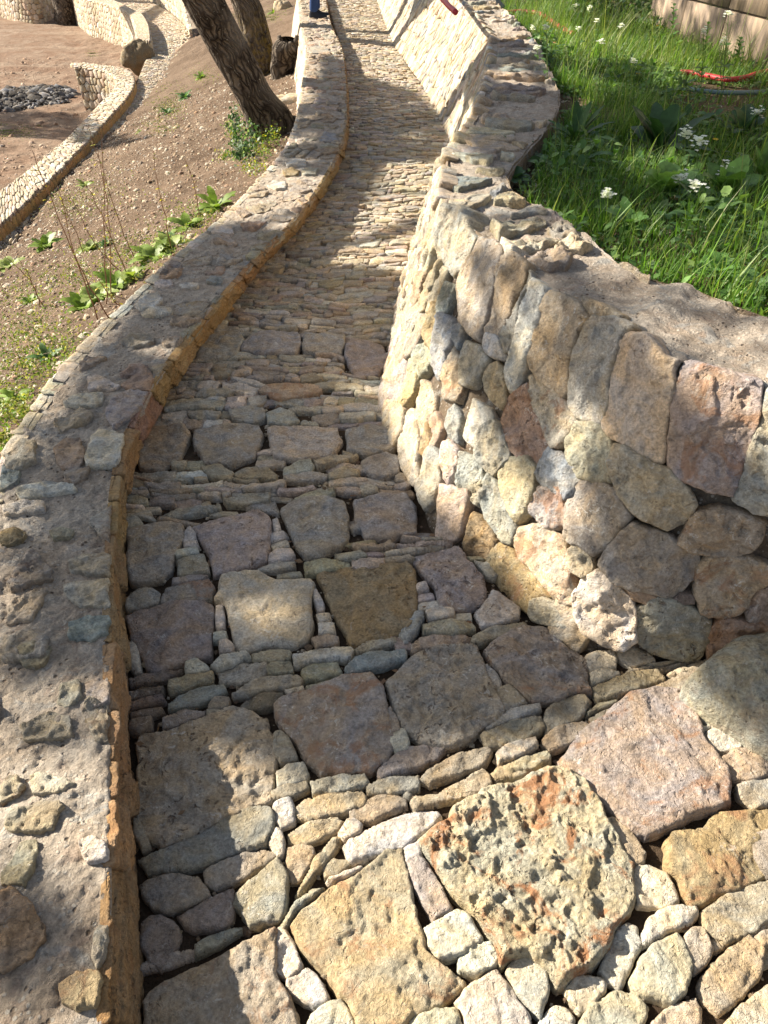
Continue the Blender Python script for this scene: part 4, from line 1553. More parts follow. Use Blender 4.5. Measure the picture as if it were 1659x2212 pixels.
# inner face: upright blocks of orange-brown stone
s = .02
rs = np.random.RandomState(3)
facc = Acc()
while s < KFACE.L - .05:
    L = rs.uniform(.08, .30)
    j = lambda k: rs.uniform(-k, k)
    P = np.array([[s, .013], [s + L / 2, .010 + j(.002)], [s + L, .013], [s + L + .006, KFACE.W * .5], [s + L + .004, KFACE.W + .01], [s + L / 2, KFACE.W + .01],
                  [s - .004, KFACE.W + .01], [s - .006, KFACE.W * .5]])
    w, _ = KFACE.frame(P.mean(0)[None])
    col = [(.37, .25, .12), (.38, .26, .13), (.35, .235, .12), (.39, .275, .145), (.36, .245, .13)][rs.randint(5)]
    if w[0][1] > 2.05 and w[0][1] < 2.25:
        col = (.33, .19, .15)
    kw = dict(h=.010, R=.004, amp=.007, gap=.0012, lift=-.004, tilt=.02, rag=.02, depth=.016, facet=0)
    if nk < 290 and w[0][1] < 9:
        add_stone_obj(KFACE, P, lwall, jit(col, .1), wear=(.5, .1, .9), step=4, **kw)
        nk += 1
    else:
        stone(facc, KFACE, P, jit(col, .1), (.5, .1, .6), N=12, M=3, **kw)
    s += L + .002
if facc.n:
    facc.obj('face_stones', STONE, lwall)['kind'] = 'stuff'
oc = voronoi_cells(0, KOUT.L, 0, KOUT.W, .13, .12, 43, .38)
oacc = Acc()
for P in oc:
    if len(P) < 4:
        continue
    w, _ = KOUT.frame(P.mean(0)[None])
    P = np.column_stack([P[:, 0], np.clip(P[:, 1], 0, KOUT.W)])
    stone(oacc, KOUT, P, jit(TINT[['c', 'w', 'b', 'c'][RS.randint(4)]], .1), (.2, .4, .3), h=.02, R=.02, amp=.005, N=12, M=3, gap=.003, depth=.04)
oacc.obj('outer_stones', STONE, lwall)['kind'] = 'stuff'

# green boulder that lies at the foot of the right wall
bp = np.array([(1280, 780), (1330, 720), (1420, 650), (1500, 590), (1620, 568), (1760, 560), (1860, 700), (1800, 1020), (1700, 1050), (1620, 1010), (1560, 960), (1500, 930), (1440, 900), (1330, 830)]) * .5 + np.array([829.5, 1095])
BP = Plane(.05)
bo = Acc()
w = stone(bo, BP, BP.inv(bp), (.37, .355, .28), (.25, .6, .5), h=.05, R=.05, amp=.012, depth=.11, dome=.05, tilt=.01, step=4, rag=.01)
o = bo.obj('boulder', STONE, None, True, w)
tag(o, 'big grey-green boulder lying at the foot of the right wall on the path', 'boulder')


# ------------------------------------------------------------------ garden soil behind the right wall
GH = .60


def garden_H(x, y):
    p = np.column_stack([x, y, 0 * x])
    return GH + .035 * fbm(p / .5, 3, 61) + .012 * fbm(p / .1, 2, 62)


def garden():
    xs = np.concatenate([np.arange(0, 4.2, .06), [5, 8, 15, 40, 120]])
    yy = np.concatenate([np.arange(1.70, 14, .06), [16, 20, 30, 60]])
    # rows follow the outer edge of the wall top
    X = np.zeros((len(yy), len(xs)))
    Y = np.repeat(yy[:, None], len(xs), 1)
    oy, oxx = co[::-1, 1], co[::-1, 0]
    order_ = 5 + np.argsort(co[5:, 1])
    edge = np.interp(yy, co[order_, 1], co[order_, 0])
    X = edge[:, None] - .10 + xs[None]
    H = garden_H(X.ravel(), Y.ravel())
    a = Acc()
    a.add(np.column_stack([X.ravel(), Y.ravel(), H - SLOPE * Y.ravel()]), grid_quads(len(yy), len(xs))[:, ::-1])
    tag(a.obj('garden_ground', UNDER), kind='structure')
    return order_


ord_ = garden()
edge_x = lambda y: np.interp(y, co[ord_, 1], co[ord_, 0])


def gpt(x, y, up=0.):
    return np.array([x, y, float(garden_H(np.array([x]), np.array([y]))[0]) - SLOPE * y + up])


def garden_px(px, py):
    p = on([(px, py)], GH + .02)[0]
    return gpt(p[0], p[1])


# ------------------------------------------------------------------ lower terrace: second path, kerb walls
LP = Ruled(p2l, p2r, 260)
lpath = empty('lower_path', tuple(p2l[2]), kind='structure')
sheet(LP, spaced(LP.L, .08, .15), np.linspace(-.06, 1.06, 14) * LP.W, lambda P, ab: -.02 + .008 * fbm(P / .1, 2, 8), BED, 'bed', lpath, (.3, .2, .15))
la = Acc()
rs = np.random.RandomState(9)
s = .02
while s < LP.L - .05:
    th = rs.uniform(.05, .09)
    t = 0.
    while t < LP.W - .02:
        t1 = min(t + rs.uniform(.09, .24), LP.W)
        j = lambda k: rs.uniform(-k, k)
        P = np.array([[s + j(.01), t], [s + j(.01), t1], [s + th / 2, t1 + .006], [s + th + j(.01), t1], [s + th + j(.01), t], [s + th / 2, t - .004]])
        stone(la, LP, P, jit(TINT[['c', 'c', 'b', 'p', 't', 'w'][rs.randint(6)]], .14), (.2, .3, .2), h=.025, R=.012, amp=.004, N=8, M=3, lift=rs.uniform(-.008, .006), tilt=.12, gap=.003)
        t = t1 + .002
    s += th + .002
# pale stones spilling along the outer side of the lower path
for k in range(420):
    u = rs.uniform(.2, LP.L * .62)
    w = rs.uniform(.05, .13)
    c0 = np.array([u, LP.W + rs.uniform(-.02, .16)])
    an = np.sort(rs.uniform(0, 6.28, 7))
    P = c0 + np.stack([np.cos(an) * w * .8, np.sin(an) * w * .55], 1)
    stone(la, LP, P, jit(TINT['c'], .12), (.2, .3, .2), h=.045, R=.02, amp=.006, N=10, M=3, lift=rs.uniform(-.01, .03), tilt=.15)
la.obj('small_stones', STONE, lpath)['kind'] = 'stuff'

kw2 = empty('low_wall', tuple(k2i[2]), 'curved low wall with orange inner face edging the lower path, ending in a wing wall', 'wall')
# cap: from the near end up to the curl, then back left along the wing wall
ci = on([(-120, 590), (0, 490), (100, 400), (198, 299), (224, 270), (260, 231), (281, 205), (291, 182), (289, 164), (270, 150), (235, 143), (195, 138), (160, 136)], -1.42)
cu = on([(-120, 500), (0, 415), (60, 370), (153, 294), (182, 263), (216, 226), (240, 200), (253, 180), (250, 168), (240, 160), (222, 152), (190, 146), (160, 143)], -1.42)
K2 = Ruled(ci, cu, 260)
ka = Acc()
sheet(K2, spaced(K2.L, .05, .06), np.linspace(0, 1, 14) * K2.W, lambda P, ab: -.01 + .008 * fbm(P / .08, 3, 12), MORTAR, 'mortar_cap', kw2, (.45, .37, .28))
for P in voronoi_cells(0, K2.L, 0, K2.W, .10, .16, 51, .4):
    if len(P) > 3:
        P = np.column_stack([P[:, 0], np.clip(P[:, 1], 0, K2.W)])
        stone(ka, K2, P, jit(TINT[['c', 'b', 't', 'c', 'w'][rs.randint(5)]], .12), (.2, .4, .3), h=.018, R=.012, amp=.006, N=9, M=3, lift=rs.uniform(-.006, .008), gap=.003)
dn = lambda Q, h: Q + np.array([0, 0, -1.])[None] * np.asarray(h).reshape(-1, 1)
F2 = Ruled(ci[:9], dn(ci[:9], .2), 200, out=(1, 0, 0))
for P in voronoi_cells(0, F2.L, 0, F2.W, .14, .2, 52, .2):
    if len(P) > 3:
        P = np.column_stack([P[:, 0], np.clip(P[:, 1], 0, F2.W)])
        stone(ka, F2, P, jit((.50, .33, .15), .1), (.4, .1, .4), h=.012, R=.01, amp=.004, N=10, M=3, gap=.002)
sheet(F2, spaced(F2.L, .1, .1), np.linspace(0, 1.0, 4) * F2.W, lambda P, ab: 0 * ab[:, 0] - .01, MORTAR, 'core', kw2, (.4, .25, .12))


def rubble_face(parent, top, hs, out, sa=.17, sb=.15, seed=1, pal=('c', 'w', 'c', 'b', 't'), name='face_stones', n=200, batter=0.):
    bot = dn(top, hs) + np.array(out, float) * batter
    S = Ruled(bot, top, n, out=out)
    sheet(S, spaced(S.L, .15, .15), np.linspace(0, 1, 8) * S.W, lambda P, ab: 0 * ab[:, 0] - .02, MORTAR, 'core', parent, (.36, .3, .23))
    a = Acc()
    ln = np.linalg.norm(S.B - S.A, axis=1)
    for P in voronoi_cells(0, S.L, 0, S.W, sa, sb, seed, .34):
        if len(P) > 3:
            P = np.column_stack([np.clip(P[:, 0], 0, S.L), np.clip(P[:, 1], 0, S.W)])
            stone(a, S, P, jit(TINT[pal[RS.randint(len(pal))]], .13), (.15, .3, .2), h=.03, R=.022, amp=.006, N=11, M=3, gap=.004, dome=.006, depth=.06, tilt=.06)
    o = a.obj(name, STONE, parent)
    o['kind'] = 'stuff'
    return S


hh = field_drop(cu[:, 1]) + .24
rubble_face(kw2, cu[3:], hh[3:], (-.7, -.7, 0), seed=53)
ka.obj('bedded_stones', STONE, kw2)['kind'] = 'stuff'

# upper curved wall beyond the wing wall
w2o = on([(150, -22), (179, -4), (209, 3), (239, 12), (262, 20), (279, 32), (290, 50), (296, 84)], -1.25)
w2i = on([(200, -26), (229, -6), (262, 8), (286, 21), (305, 30), (318, 50), (323, 70), (324, 90)], -1.25)
uw = empty('retaining_wall', tuple(w2o[3]), 'curved pale rubble wall between the dirt field and the far bend of the lower path', 'wall')
rubble_face(uw, w2o, 1.75 + field_drop(w2o[:, 1]) - 1.25 - 0 * w2o[:, 1], (-.7, -.7, 0), .2, .2, 61, batter=.1)
U = Ruled(w2o, w2i, 160)
sheet(U, spaced(U.L, .15, .15), np.linspace(0, 1, 8) * U.W, lambda P, ab: 0 * ab[:, 0] - .01, MORTAR, 'mortar_cap', uw, (.45, .37, .28))
ua = Acc()
for P in voronoi_cells(0, U.L, 0, U.W, .15, .2, 62, .4):
    if len(P) > 3:
        P = np.column_stack([P[:, 0], np.clip(P[:, 1], 0, U.W)])
        stone(ua, U, P, jit(TINT[['c', 'b', 't'][RS.randint(3)]], .12), (.2, .4, .3), h=.02, R=.012, amp=.006, N=9, M=3)
ua.obj('bedded_stones', STONE, uw)['kind'] = 'stuff'
rubble_face(uw, w2i, .42, (.7, .3, 0), .2, .2, 63, name='inner_stones')

# wall on the uphill side of the far bend
fb = on([(250, -18), (300, -6), (330, 6), (360, 23), (386, 43), (401, 63), (409, 84)], -1.6)
ft = fb + np.array([.06, .02, 0])[None] + np.outer([1.25, 1.25, 1.2, 1.15, 1.1, 1.0, .25], [0, 0, 1.])
fw = empty('retaining_wall', tuple(fb[3]), 'pale rubble wall holding the slope above the far bend of the lower path', 'wall')
rubble_face(fw, ft, [1.3, 1.3, 1.25, 1.2, 1.15, 1.05, .3], (-.7, -.7, 0), .2, .2, 64)
ftb = ft + np.array([.4, .25, .0])
FT = Ruled(ft, ftb, 60)
sheet(FT, spaced(FT.L, .1, .1), np.linspace(0, 1, 8) * FT.W, lambda P, ab: .02 * fbm(P / .15, 3, 3), MORTAR, 'mortar_cap', fw, (.45, .37, .28))

# straight wall at the back of the field
fl = on([(-260, 20), (-60, 28), (0, 36), (40, 46), (92, 49), (118, 36), (150, 25), (178, 18)], -2.55)
bw = empty('retaining_wall', tuple(fl[3]), 'long pale rubble wall at the far side of the dirt field, left of the dark tree trunk', 'wall')
rubble_face(bw, fl + np.array([0, 0, 1.25]), 1.35, (0, -1, 0), .26, .22, 65)
bt = fl + np.array([0, 0, 1.25])
BT = Ruled(bt, bt + np.array([0, .5, 0]), 60)
sheet(BT, spaced(BT.L, .2, .2), np.linspace(0, 1, 5) * BT.W, lambda P, ab: .02 * fbm(P / .15, 3, 3), MORTAR, 'mortar_cap', bw, (.45, .37, .28))


# ------------------------------------------------------------------ rocks, ash heap
def blob(name, pos, rad, tint, mat, label, cat, seed, amp=.3, wear=(.2, .4, .5), n=40, flat=.85):
    u, v = np.meshgrid(np.linspace(0, 2 * np.pi, n, endpoint=False), np.linspace(.02, np.pi - .02, n // 2), indexing='ij')
    d = np.stack([np.cos(u) * np.sin(v), np.sin(u) * np.sin(v), np.cos(v)], -1).reshape(-1, 3)
    r = 1 + amp * fbm(d * 1.7 + seed, 4, seed) + amp * .35 * fbm(d * 6 + seed, 3, seed)
    V = d * r[:, None] * np.asarray(rad)
    a = Acc()
    m = n // 2
    i, j = np.meshgrid(np.arange(n), np.arange(m - 1), indexing='ij')
    i, j = i.ravel(), j.ravel()
    Q = np.stack([i * m + j, i * m + j + 1, ((i + 1) % n) * m + j + 1, ((i + 1) % n) * m + j], 1)
    a.add(V + np.asarray(pos), Q, None, tint, wear)
    o = a.obj(name, mat, None, True, np.asarray(pos, float))
    return tag(o, label, cat)


g1 = ground_pt(305, 128)
blob('boulder', on([(306, 118)], -1.5)[0] + np.array([-.1, 0, -.1]), (.42, .38, .42), (.20, .16, .10), STONE, 'mossy brown boulder between the two curved walls of the lower path', 'boulder', 5, .35)
bp1 = garden_px(1052, 32)
blob('boulder', bp1 + np.array([0, 0, .06]), (.2, .17, .15), (.25, .26, .24), STONE, 'grey rounded boulder on top of the right wall beside the grass', 'boulder', 8, .2)
for k, (px, py, r, lab) in enumerate([(632, 250, .16, 'pale rock in the soil between the leaning tree and the low wall'), (655, 20, .0, '')][:1]):
    p = ground_pt(px - 8, py - 30)
    blob('rock', p, (.28, .12, .09), (.5, .43, .33), STONE, lab, 'rock', 13, .3)
pr_ = ground_pt(612, 22)
blob('rock', pr_ + np.array([0, 0, .05]), (.26, .2, .2), (.45, .37, .25), STONE, 'tan rock on the slope at the top of the photo, left of the person', 'rock', 14, .3)


def scatter_rocks(n, reg, szr, tint, seed, name, label, cat, mat=STONE, kind='stuff', hfun=None):
    rs = np.random.RandomState(seed)
    a = Acc()
    P = reg(rs, n)
    d = np.array([[1, 0, 0], [-.5, .87, 0], [-.5, -.87, 0], [.4, .3, .7], [-.5, .1, .6], [0, -.5, .65], [.85, -.6, .2], [.6, .7, .1]], float)
    T = np.array([[0, 7, 3], [7, 1, 3], [1, 4, 3], [1, 2, 4], [2, 5, 4], [4, 5, 3], [5, 6, 3], [6, 0, 3], [2, 6, 5]])
    for p in P:
        sz = rs.uniform(*szr) * (1 + 1.4 * (rs.rand() < .06))
        an = rs.uniform(0, 6.28)
        R = np.array([[math.cos(an), -math.sin(an), 0], [math.sin(an), math.cos(an), 0], [0, 0, 1]])
        V = (d * rs.uniform(.6, 1.3, (8, 3))) @ R.T * sz * np.array([1, 1, .8]) + p
        t = tint[rs.randint(len(tint))]
        a.add(V, None, T, tuple(np.array(t) * rs.uniform(.75, 1.2)), (.1, .3, 0))
    o = a.obj(name, mat, None, False)
    tag(o, label, cat, None, kind)
    return o


def slope_region(rs, n):
    y = rs.uniform(.8, 15, n) ** 1.0
    x = ox(y) - bat_y(y) - .02 - rs.uniform(0, 1, n) ** .9 * np.minimum(ox(y) - rx(y), 4.2)
    z = ground_H(x, y) - SLOPE * y + .012 + .05 * fbm(np.column_stack([x, y, 0 * x]) / .7, 4, 3) + .03 * fbm(np.column_stack([x, y, 0 * x]) / .12, 3, 5) + .02 * (1 - np.abs(fbm(np.column_stack([x, y, 0 * x]) / .4, 3, 6)) * 2) - .012
    return np.column_stack([x, y, z])


scatter_rocks(14000, slope_region, (.006, .02), [(.5, .43, .34), (.38, .3, .22), (.28, .19, .13), (.3, .2, .14), (.58, .52, .42)], 3, 'gravel', 'pale gravel and clods strewn over the brown slope', 'gravel')


def field_region(rs, n):
    y = rs.uniform(9, 30, n)
    x = kx(y) - .3 - rs.uniform(0, 1, n) ** 1.3 * 10
    z = ground_H(x, y) - SLOPE * y + .01 + .02
    return np.column_stack([x, y, z])


scatter_rocks(3500, field_region, (.01, .035), [(.48, .38, .3), (.3, .2, .14), (.36, .25, .18)], 4, 'field_gravel', 'small stones and clods on the flat dirt field', 'gravel')

ac = ground_pt(52, 216)


def ash_region(rs, n):
    r = rs.uniform(0, 1, n) ** .6
    a_ = rs.uniform(0, 6.28, n)
    x = ac[0] + 1.25 * r * np.cos(a_)
    y = ac[1] + 2.0 * r * np.sin(a_)
    z = ground_H(x, y) - SLOPE * y + .22 * (1 - r ** 2) * rs.uniform(.5, 1, n)
    return np.column_stack([x, y, z])


scatter_rocks(1700, ash_region, (.03, .09), [(.035, .033, .033), (.06, .057, .055), (.16, .16, .165), (.03, .026, .024), (.22, .22, .23)], 6, 'ash_heap',
              'heap of black and grey ash and charred bits on the dirt field', 'ash heap')

# ------------------------------------------------------------------ trees
def trunk_mesh(acc_parent, name, pts, rads, seed, burls=(), wear=(0, 0, 0), k=56, yellow=None, mat=None):
    pts = catmull(np.array(pts, float), 90)
    rads = np.interp(np.linspace(0, 1, 90), np.linspace(0, 1, len(rads)), rads)
    t = np.gradient(pts, axis=0)
    s = np.concatenate([[0], np.cumsum(np.linalg.norm(np.diff(pts, axis=0), axis=1))])
    t /= np.linalg.norm(t, axis=1)[:, None]
    u = np.cross(t, np.array([0, 1., 0]))
    u /= np.linalg.norm(u, axis=1)[:, None]
    v = np.cross(t, u)
    ang = np.linspace(0, 2 * np.pi, k + 1)
    d = np.cos(ang)[None, :, None] * u[:, None] + np.sin(ang)[None, :, None] * v[:, None]
    cyc = np.stack([np.cos(ang)[None] * np.ones(len(s))[:, None] * 1.2, np.sin(ang)[None] * np.ones(len(s))[:, None] * 1.2, np.repeat(s[:, None] * 1.6, k + 1, 1)], -1).reshape(-1, 3)
    rr = 1 + .10 * fbm(cyc + seed, 3, seed).reshape(len(s), k + 1) + .035 * fbm(cyc * np.array([7, 7, 2.2]) + seed, 3, seed + 1).reshape(len(s), k + 1)
    P = pts[:, None] + d * (rads[:, None] * rr)[..., None]
    P = P.reshape(-1, 3)
    for c, r, hgt in burls:
        w = np.exp(-((P - np.asarray(c)) ** 2).sum(1) / r ** 2)
        dirn = P - np.repeat(pts, k + 1, 0)
        dirn /= np.linalg.norm(dirn, axis=1)[:, None]
        P = P + dirn * (w * hgt)[:, None]
    a = Acc()
    W = np.zeros((len(P), 3))
    if yellow is not None:
        W[:, 0] = np.exp(-((P - np.asarray(yellow[0])) ** 2).sum(1) / yellow[1] ** 2)
    a.add(P, grid_quads(len(s), k + 1), None, (.1, .08, .06), W)
    me = a.mesh(name, mat or BARK, True, pts[0])
    uv = me.uv_layers.new(name='UVMap')
    li = np.zeros(len(me.loops), np.int32)
    me.loops.foreach_get('vertex_index', li)
    U = np.column_stack([(li % (k + 1)) / k, s[li // (k + 1)]]).astype(np.float32)
    uv.data.foreach_set('uv', U.ravel())
    o = bpy.data.objects.new(name, me)
    o.location = tuple(pts[0])
    COL.objects.link(o)
    if acc_parent is not None:
        o.parent = acc_parent
        o.matrix_parent_inverse = acc_parent.matrix_basis.inverted()
    return o


L3 = np.array([TRAV[0] * math.cos(SUN_EL), TRAV[1] * math.cos(SUN_EL), -math.sin(SUN_EL)])


def base_shift(px, H):
    """where the sunbeam through this picture point (at height H) meets the path plane"""
    p = on(np.asarray(px, float).reshape(-1, 2), H)
    return to_path(p)


def to_path(p):
    k = (p[:, 2] + SLOPE * p[:, 1]) / -(L3[2] + SLOPE * L3[1])
    return (p + k[:, None] * L3)[:, :2]


# outlines of the tree shade on the ground, from which the crowns hang up-sun
def outl(s_, H):
    return base_shift(np.array([float(v) for v in s_.split()]).reshape(-1, 2), H)


SHADE = [
    (outl('500 575 620 548 700 570 800 578 890 600 880 700 840 820 830 900 880 1030 1050 1200 1250 1400 1400 1450 1270 1540 1120 1600 960 1590 800 1680 660 1700 600 1640 300 1560 285 1500 262 1150 320 900', 0), .95),
    (outl('450 570 520 600 240 980 245 1640 120 1660 0 1560 -100 1300 0 1000 120 830 330 590', .16), .95),
    (outl('740 150 800 170 900 200 960 260 975 320 930 350 850 345 790 380 745 400 745 330', 0), .85),
    (outl('640 225 745 225 745 330 700 390 600 350', .16), .62),
    (outl('1100 220 1300 240 1659 190 1800 300 1800 480 1500 480 1300 500 1150 430 1080 360', .6), .97),
    (outl('980 440 1100 400 1250 520 1420 600 1659 690 1659 800 1480 770 1300 680 1150 590 1040 500', .7), .5),
    (outl('1050 620 1200 700 1659 900 1800 1100 1659 1420 1280 1380 1100 1180 960 900 960 700', .42), .66),
    (outl('1250 560 1500 600 1659 640 1900 700 1900 520 1659 500 1400 470', .6), .72),
    (outl('0 1930 70 1880 150 1960 190 2060 120 2120 0 2170 -60 2100', .16), .8),
    (outl('1150 0 1400 40 1659 140 1659 0 1500 -120', .9), .7),
]
GAPS = [(outl('735 832 780 826 832 838 832 858 780 862 740 852', 0), 1), (outl('280 742 360 735 400 752 380 768 300 768', .16), 1),
        (outl('500 1300 620 1290 650 1340 560 1370 500 1350', 0), 1), (outl('1130 690 1190 650 1230 720 1200 860 1130 880', .55), 1),
        (outl('1240 860 1300 850 1310 920 1250 920', .5), 1), (outl('880 1000 930 980 950 1060 900 1060', .1), 1), (outl('1000 950 1040 900 1050 990 1010 1000', .3), 1),
        (outl('620 690 700 690 690 705 620 704', 0), 1), (outl('1380 380 1560 370 1600 430 1420 440', .6), 1), (outl('1050 640 1080 620 1090 700 1060 720', .6), 1)]


def crown(parent, name, zone_ids, hrange, n, seed, leaf=(.035, .07), tint=(.06, .085, .03)):
    rs = np.random.RandomState(seed)
    polys = [SHADE[i] for i in zone_ids]
    allp = np.vstack([p for p, _ in polys])
    lo_, hi_ = allp.min(0), allp.max(0)
    c = rs.uniform(lo_, hi_, (n * 5, 2))
    nz = fbm(np.column_stack([c, 0 * c[:, 0]]) / .30, 3, seed)
    keep = np.zeros(len(c), bool)
    for p, dens in polys:
        keep |= inpoly(c, p) & (nz > -.75 + (.95 - dens) * 1.9)      # thin spots give the dapple
    for p, _ in GAPS:
        keep &= ~inpoly(c, p)
    c = c[keep][:n]
    hgt = rs.uniform(*hrange, len(c)) + .5 * fbm(np.column_stack([c, 0 * c[:, 0]]) / .8, 2, seed)
    g = np.column_stack([c, -SLOPE * c[:, 1]])
    k = hgt / -(L3[2])
    C = g - L3[None] * k[:, None]
    a = Acc()
    m = len(C)
    ax = rs.normal(size=(m, 3))
    ax /= np.linalg.norm(ax, axis=1)[:, None]
    bx = np.cross(ax, rs.normal(size=(m, 3)))
    bx /= np.linalg.norm(bx, axis=1)[:, None]
    sz = rs.uniform(*leaf, m)[:, None]
    V = np.stack([C - ax * sz, C + bx * sz * .5, C + ax * sz, C - bx * sz * .5], 1).reshape(-1, 3)
    q = np.arange(m * 4).reshape(m, 4)
    cols = np.repeat(np.array(tint)[None] * rs.uniform(.7, 1.4, (m, 1)), 4, 0)
    a.add(V, q, None, cols)
    a.obj(name, CROWN, parent, False)
    return C


def limbs(parent, start, C, n, seed, r0=.07):
    """curved limbs from the trunk's end into the foliage"""
    rs = np.random.RandomState(seed)
    for _ in range(n):
        t = C[rs.randint(len(C))]
        mid = (start + t) / 2 + rs.normal(0, .25, 3) + np.array([0, 0, .3])
        a = Acc()
        pts = catmull(np.array([start, mid, t]), 12)
        tube(a, pts, np.linspace(r0, .012, 12), 7, (.1, .08, .06))
        a.obj('limb', BARK, parent)


def grounded(px, py, yw=None):
    return ground_pt(px, py)


# tree A: the big leaning trunk in front
bA = ground_pt(585, 296)
ya = bA[1]
ptsA = [bA + np.array([.03, 0, -.25]), bA, at_depth([(548, 205)], ya)[0], at_depth([(495, 105)], ya)[0], at_depth([(440, 0)], ya - .1)[0], at_depth([(375, -130)], ya - .3)[0], at_depth([(280, -420)], ya - .6)[0]]
pxm = float(footpx(ptsA[3])) * .95
tA = empty('oak_tree', tuple(bA), 'nearest dark rough-barked tree trunk leaning left on the slope, ivy at its foot', 'tree')
trunk_mesh(tA, 'trunk', ptsA, [52 * pxm, 47 * pxm, 42 * pxm, 42 * pxm, 42 * pxm, 36 * pxm, 30 * pxm], 3, burls=[(bA + np.array([.2, 0, .28]), .16, .10), (bA + np.array([.22, 0, .02]), .2, .12)])
cA = crown(tA, 'crown', [0, 2, 3, 4, 6, 8], (3.6, 5.4), 30000, 21)
limbs(tA, ptsA[-1], cA, 9, 5, .12)

# tree B: second trunk behind with a burr at its foot
bB = ground_pt(570, 162)
yb = bB[1]
ptsB = [bB + np.array([0, 0, -.25]), bB, at_depth([(562, 110)], yb)[0], at_depth([(545, 45)], yb)[0], at_depth([(525, -10)], yb)[0], at_depth([(480, -130)], yb)[0], at_depth([(420, -330)], yb - .3)[0]]
pxm = float(footpx(ptsB[3])) * .95
tB = empty('oak_tree', tuple(bB), 'second dark tree trunk, yellow lichen near its base, beside a gnarled stump', 'tree')
trunk_mesh(tB, 'trunk', ptsB, [34 * pxm, 33 * pxm, 33 * pxm, 31 * pxm, 29 * pxm, 27 * pxm, 22 * pxm], 9, yellow=(at_depth([(588, 105)], yb - .25)[0], .5))
cB = crown(tB, 'crown', [1, 5, 7, 9], (4.0, 6.0), 18000, 22)
limbs(tB, ptsB[-1], cB, 8, 6, .12)
# gnarled stump beside it
sB = ground_pt(616, 166)
ys_ = sB[1]
pm = float(footpx(sB)) * .8
stA = empty('stump', tuple(sB), 'hollow gnarled dark stump squeezed between the second tree and the low wall', 'stump')
trunk_mesh(stA, 'trunk', [sB + np.array([0, 0, -.2]), sB, at_depth([(624, 130)], ys_)[0], at_depth([(622, 98)], ys_)[0], at_depth([(622, 84)], ys_)[0]], [34 * pm, 33 * pm, 34 * pm, 35 * pm, 20 * pm], 17,
           burls=[(at_depth([(650, 95)], ys_ - .2)[0], .16, .14), (at_depth([(600, 95)], ys_ - .25)[0], .14, .12), (at_depth([(590, 140)], ys_ - .2)[0], .2, .12), (at_depth([(640, 130)], ys_ - .25)[0], .1, .07), (at_depth([(610, 120)], ys_ - .25)[0], .09, .06)])
a = Acc()
hol = at_depth([(622, 92)], ys_)[0]
for k_ in range(10):
    an = k_ / 10 * 6.28
    tube(a, [hol + np.array([math.cos(an) * .14, math.sin(an) * .14, -.08]), hol + np.array([math.cos(an) * .17, math.sin(an) * .17, .02 + .05 * math.sin(an * 3)])], [.07, .03], 7, (.08, .06, .05))
a.obj('rim', BARK, stA)
sC = ground_pt(628, 282)
stC = empty('stump', tuple(sC), 'small dark root stump between the nearest tree and the low wall', 'stump')
trunk_mesh(stC, 'trunk', [sC + np.array([0, 0, -.15]), sC, sC + np.array([.02, 0, .08]), sC + np.array([.03, 0, .13]), sC + np.array([.03, 0, .15])], [.13, .13, .12, .1, .01], 23, k=30)
# tree C: trunk before the far wall
bC = ground_pt(146, 52)
yc_ = bC[1]
ptsC = [bC + np.array([0, 0, -.3]), bC, at_depth([(142, 10)], yc_)[0], at_depth([(128, -60)], yc_)[0], at_depth([(90, -200)], yc_)[0]]
pm = float(np.linalg.norm(bC - CAMP) / FPX)
tC = empty('oak_tree', tuple(bC), 'dark trunk rising between the far rubble walls at the top left', 'tree')
trunk_mesh(tC, 'trunk', ptsC, [24 * pm, 20 * pm, 21 * pm, 20 * pm, 15 * pm], 29)
# its crown throws the shade across the ash heap
SHADE.append((np.array([to_path(ground_pt(x, y)[None])[0] for x, y in [(-40, 250), (60, 236), (160, 250), (240, 290), (330, 300), (200, 330), (150, 310), (60, 300), (-40, 290)]]), .85))
cC = crown(tC, 'crown', [len(SHADE) - 1], (5.5, 7.), 2600, 23, (.09, .16))
limbs(tC, ptsC[-1], cC, 4, 7, .15)
SHADE.pop()


# ------------------------------------------------------------------ plants
def leaf_geo(acc, base, dirn, length, width, droop, tint, rs, up=np.array([0, 0, 1.]), lob=0., fold=.15, nseg=7):
    dirn = dirn / np.linalg.norm(dirn)
    side = np.cross(dirn, up)
    if np.linalg.norm(side) < 1e-3:
        side = np.array([1., 0, 0])
    side /= np.linalg.norm(side)
    s = np.linspace(0, 1, nseg)
    mid = base + np.outer(s * length, dirn) - np.outer(droop * length * s ** 2, up)
    w = width * np.sin(np.pi * np.clip(s * .93 + .05, 0, 1)) ** .8
    if lob:
        w = w * (1 + lob * np.where(np.arange(nseg) % 2, .5, -.5))
    nrm = np.cross(side, dirn)
    rip = rs.uniform(-.12, .12, nseg) * width
    L = mid + side * w[:, None] + nrm * (fold * w + rip)[:, None]
    Rr = mid - side * w[:, None] + nrm * (fold * w - rip)[:, None]
    V = np.stack([L, mid, Rr], 1).reshape(-1, 3)
    acc.add(V, grid_quads(nseg, 3), None, tint)


